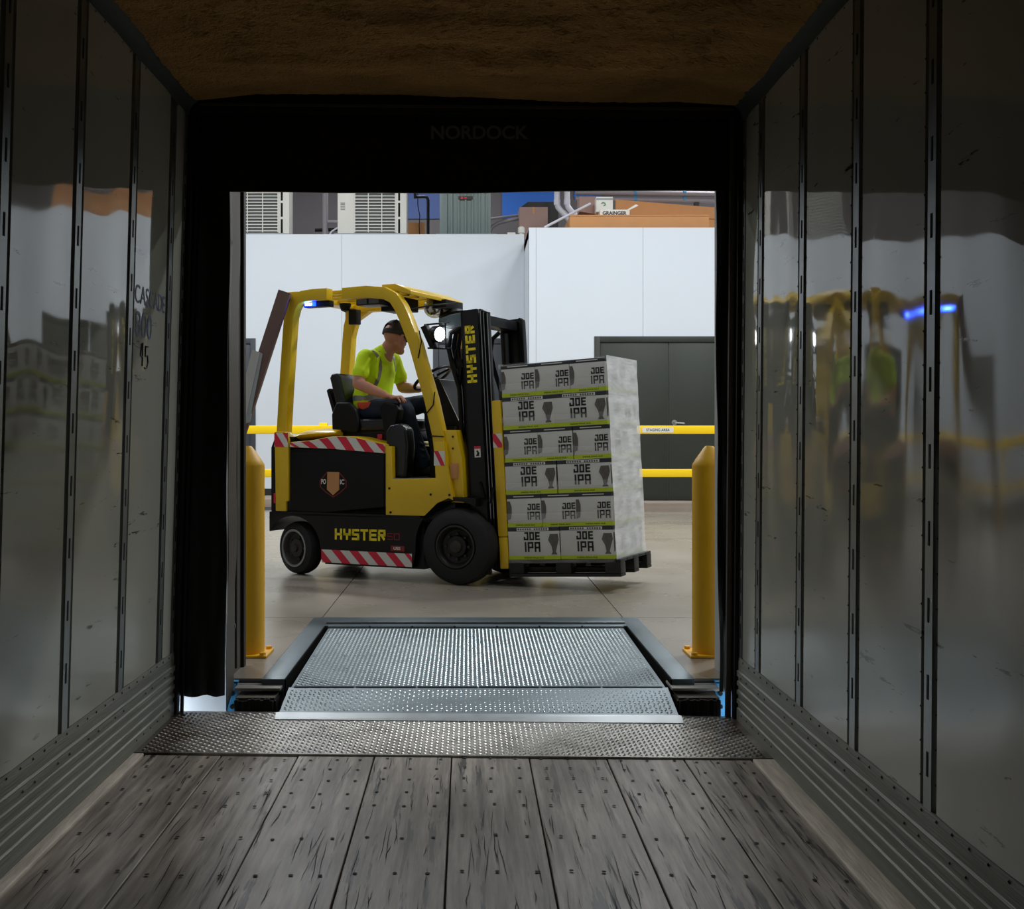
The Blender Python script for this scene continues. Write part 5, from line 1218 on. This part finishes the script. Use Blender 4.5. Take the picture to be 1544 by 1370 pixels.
# torso core, hips
b.limb([V(-1.02, 0, 1.345), V(-1.03, 0, 1.45), V(-1.0, 0, 1.60), V(-.97, 0, 1.72), V(-.94, 0, 1.79)], [(.10, .15), (.105, .14), (.11, .155), (.10, .165), (.07, .10)], 20, side=(1, 0, 0))
# arms
SR, ER, WR_, KR = V(-.985, -.205, 1.765), V(-.99, -.30, 1.545), V(-.715, -.335, 1.447), V(-.625, -.338, 1.428)
SL, EL, WL_, KL = V(-.945, .20, 1.765), V(-.90, .275, 1.535), V(-.70, .205, 1.515), V(-.635, .18, 1.525)
for S, E, W_, Kk in ((SR, ER, WR_, KR), (SL, EL, WL_, KL)):
    b.limb([S, S.lerp(E, .55), E], [.056, .053, .046], 14)
    b.limb([E, E.lerp(W_, .3), W_], [.047, .046, .030], 14)
# right hand, palm down on the lever
b.limb([WR_, WR_.lerp(KR, .5), KR], [(.020, .030), (.017, .038), (.015, .042)], 12, side=(0, 0, 1))
for k, (dy, L0, dz) in enumerate(((.032, .078, 0), (.011, .088, .004), (-.011, .083, .002), (-.031, .066, -.003))):
    p0 = KR + V(.0, dy, dz); p1 = p0 + V(L0 * .48, dy * .12, .004); p2 = p1 + V(L0 * .30, 0, -.016); p3 = p2 + V(L0 * .20, 0, -.022)
    b.limb([p0 - V(.02, 0, 0), p0, p1, p2, p3], [.011, .0105, .0095, .009, .008], 10)
b.limb([WR_ + V(.025, .028, -.004), KR + V(-.03, .060, -.012), KR + V(.015, .068, -.024), KR + V(.045, .062, -.036)], [.015, .0125, .0105, .009], 10)
# left hand closed on the steering wheel rim
ra = math.atan2(.125, -.108); rim = sc + u1 * (RW * math.cos(ra)) + u2 * (RW * math.sin(ra))
rt = (-u1 * math.sin(ra) + u2 * math.cos(ra)).normalized()            # along the rim
outw = (u1 * math.cos(ra) + u2 * math.sin(ra)).normalized(); nup = -hubdir
PKL = rim + outw * .040 + nup * .012
b.limb([WL_, WL_.lerp(PKL, .6), PKL], [(.030, .022), (.036, .019), (.038, .017)], 12, side=tuple(rt))
for k, dt in enumerate((-.033, -.011, .011, .032)):
    p0 = PKL + rt * dt - outw * .012 + nup * .010; r_ = .0245
    ch_ = [p0] + [rim + rt * dt + (outw * math.cos(a) + nup * math.sin(a)) * r_ for a in (1.3, 2.3, 3.3, 4.2)]
    b.limb(ch_, [.010, .010, .0095, .009, .008], 10)
b.limb([PKL - outw * -.02 + rt * -.030, PKL + rt * -.052 - outw * .012, rim + rt * -.060 + nup * .022, rim + rt * -.045 + nup * .024 - outw * .014], [.014, .012, .0105, .009], 10)
# legs under the trousers
HR, KNR, AR = V(-1.0, -.105, 1.335), V(-.655, -.165, 1.365), V(-.475, -.14, .905)
HL, KNL, ALf = V(-1.0, .105, 1.335), V(-.575, .155, 1.385), V(-.49, .15, .925)
for h_, k_, a_ in ((HR, KNR, AR), (HL, KNL, ALf)): b.limb([h_, h_.lerp(k_, .5), k_, k_.lerp(a_, .35), a_, a_ + V(.06, 0, -.06)], [.075, .068, .052, .052, .034, .03], 14)
pe = remesh(b, 'person', 'skin', .0048, None, PM, 4)
tag(pe, 'driver in hi-vis yellow shirt, jeans and dark cap seated, looking forward past the mast', 'person')
# shirt
b = MB(BASE)
b.limb([V(-1.02, 0, 1.365), V(-1.035, 0, 1.42), V(-1.01, 0, 1.56), V(-.98, 0, 1.68), V(-.955, 0, 1.765), V(-.925, 0, 1.815)], [(.142, .190), (.148, .190), (.142, .190), (.135, .200), (.105, .185), (.072, .085)], 28, side=(1, 0, 0))
for S, E, t in ((SR, ER, .58), (SL, EL, .60)):
    e_ = S.lerp(E, t); b.limb([S + V(0, -.05 * (1 if S.y > 0 else -1), .002), S, S.lerp(e_, .6), e_], [.064, .064, .064, .072], 18)
for k in range(9):                                               # folds at waist and sleeve
    a = -2.6 + k * .55; z = 1.44 + .03 * math.sin(k * 2.1)
    b.limb([V(-1.03 + .142 * math.cos(a), .185 * math.sin(a), z - .05), V(-1.03 + .145 * math.cos(a + .12), .19 * math.sin(a + .12), z + .03)], [.010, .009], 8)
b.limb([ER.lerp(SR, .45) + V(.05, -.045, .0), SR + V(.07, -.03, -.02)], [.012, .012], 8)
b.limb([SR + V(.09, .03, -.17), SR + V(.10, .06, .0)], [.014, .012], 8)
shirt = remesh(b, 'shirt', 'shirt', .0075, pe, None, 6)
# reflective tape: strips laid on the shirt surface
from mathutils.bvhtree import BVHTree
bm_ = bmesh.new(); bm_.from_mesh(shirt.data); tree = BVHTree.FromBMesh(bm_)
def lay(path, w, name, m, out=.003, parent=shirt):
    """strip of width w along path (list of (point, sideways)) projected onto the shirt"""
    vs = []; n = len(path)
    for p, sd in path:
        for s in (-.5, 0, .5):
            q = p + sd * (w * s) - BASE; loc_, nor, _, _ = tree.find_nearest(q); vs.append(loc_ + nor * out)
    fs = []
    for i in range(n - 1):
        for s in (0, 1): a = i * 3 + s; fs.append((a, a + 3, a + 4, a + 1))
    return MB().add(vs, fs).build(name, m, parent, smooth=True)
def seg(pts, k=8):
    o = []
    for a, c in zip(pts, pts[1:]): o += [a.lerp(c, i / k) for i in range(k)]
    return o + [pts[-1]]
lay([(p, V(.7, .5, 0).normalized()) for p in seg([V(-.975, -.12, 1.84), V(-.90, -.13, 1.78), V(-.865, -.14, 1.70), V(-.87, -.15, 1.60), V(-.92, -.17, 1.50), V(-.96, -.19, 1.43)])], .045, 'reflective_stripe', 'silver')
lay([(p, V(.3, 1, 0).normalized()) for p in seg([V(-.89, .10, 1.80), V(-.845, .10, 1.74), V(-.835, .10, 1.66)])], .04, 'reflective_stripe', 'silver')
lay([(V(-1.03 + .17 * math.cos(a), .21 * math.sin(a), 1.435), V(0, 0, 1)) for a in [math.pi * 2 * i / 48 for i in range(49)]], .04, 'reflective_stripe', 'silver')
lay([(p, V(1, 0, 0)) for p in seg([V(-.96, -.12, 1.86), V(-1.04, -.14, 1.84), V(-1.12, -.15, 1.76), V(-1.14, -.15, 1.6)])], .04, 'reflective_stripe', 'silver')
co = lay([(V(-.915 + .085 * math.cos(a), .088 * math.sin(a), 1.83 - .035 * math.cos(a)), V(0, 0, 1)) for a in [math.pi * 2 * i / 32 for i in range(33)]], .018, 'collar', 'shirt', .005)
bm_.free()
# trousers
b = MB(BASE)
b.limb([V(-1.05, -.09, 1.335), V(-1.05, .09, 1.335)], [(.10, .09), (.10, .09)], 16)
for h_, k_, a_ in ((HR, KNR, AR), (HL, KNL, ALf)): b.limb([h_ + V(-.02, 0, 0), h_.lerp(k_, .5), k_, k_.lerp(a_, .35), k_.lerp(a_, .75), a_ + V(0, 0, .0)], [.092, .085, .072, .070, .062, .064], 16)
b.limb([KNR + V(.03, -.05, -.03), KNR + V(-.05, -.06, -.06)], [.014, .012], 8)
for k in range(3): b.limb([AR + V(.03, -.05, .05 + .05 * k), AR + V(-.05, -.045, .075 + .05 * k)], [.011, .010], 8)
remesh(b, 'trousers', 'jeans', .009, pe, None, 5)
rag = MB(BASE).prism([(-1.06, 1.40), (-.93, 1.40), (-.95, 1.36), (-1.0, 1.34), (-1.05, 1.355)], 'y', -.205, -.198).build('orange_rag', 'orange', pe, bevel=.004)
# shoes
for a_, nm in ((AR, 0), (ALf, 1)):
    b = MB(BASE)
    b.limb([a_ + V(-.035, 0, .0), a_ + V(-.04, 0, -.055)], [.052, .048], 14)
    b.limb([a_ + V(-.06, 0, -.065), a_ + V(.03, 0, -.06), a_ + V(.12, -.005, -.072), a_ + V(.165, -.008, -.080)], [(.040, .040), (.046, .044), (.034, .048), (.026, .040)], 16, side=(0, 0, 1))
    b.mapv(lambda p: (p[0], p[1], max(p[2], .803)))
    remesh(b, 'shoe', 'shoe', .008, pe, None, 4)
# cap
n_, m_ = 40, 14
vs = []; fs = []
for j in range(m_ + 1):
    th = (math.pi * .53) * j / m_
    for k in range(n_):
        a = 2 * math.pi * k / n_; c_, s_ = math.cos(a), math.sin(a)
        vs.append(H(-.012 + .106 * math.sin(th) * c_, .084 * math.sin(th) * s_, .012 + .120 * math.cos(th)) - BASE)
for j in range(m_):
    for k in range(n_):
        back = min(abs(k - n_ / 2), n_) / n_
        if 8 <= j <= 10 and abs(k + .5 - n_ / 2) < (3.6 if j > 8 else 2.2): continue
        fs.append((j * n_ + k, (j + 1) * n_ + k, (j + 1) * n_ + (k + 1) % n_, j * n_ + (k + 1) % n_))
cp = MB().add(vs, fs).build('cap', 'cap', pe, smooth=True)
so = cp.modifiers.new('s', 'SOLIDIFY'); so.thickness = .004; so.offset = 1
vis = []
for i in range(7):
    for k in range(13):
        a = R(-52 + 104 * k / 12); r_ = i / 6
        vis.append(H(-.012 + (.100 + .075 * r_) * math.cos(a), .080 * (1 + .12 * r_) * math.sin(a), .020 - .020 * r_ - .020 * abs(math.sin(a)) * 1.0) - BASE)
vz = MB().add(vis, [(i * 13 + k, (i + 1) * 13 + k, (i + 1) * 13 + k + 1, i * 13 + k + 1) for i in range(6) for k in range(12)]).build('visor', 'cap', cp, smooth=True)
so = vz.modifiers.new('s', 'SOLIDIFY'); so.thickness = .004
MB(BASE).ell(H(-.012, 0, .136), (.009, .009, .006), 10, 6).build('cap_button', 'cap', cp, smooth=True)
gm = MB(BASE)
for s in (-1, 1):
    gm.tube([H(.100 + .004 * math.cos(2 * math.pi * k / 16) * 0, s * .034 + .026 * math.cos(2 * math.pi * k / 16), -.004 + .019 * math.sin(2 * math.pi * k / 16)) for k in range(16)], .0025, 6, closed=True)
    gm.tube([H(.100, s * .060, .0), H(.07, s * .078, .0), H(.0, s * .086, -.003)], .0025, 6)
gm.tube([H(.100, -.008, 0), H(.104, 0, .003), H(.100, .008, 0)], .0025, 6)
gm.build('glasses', 'black', pe, smooth=True)
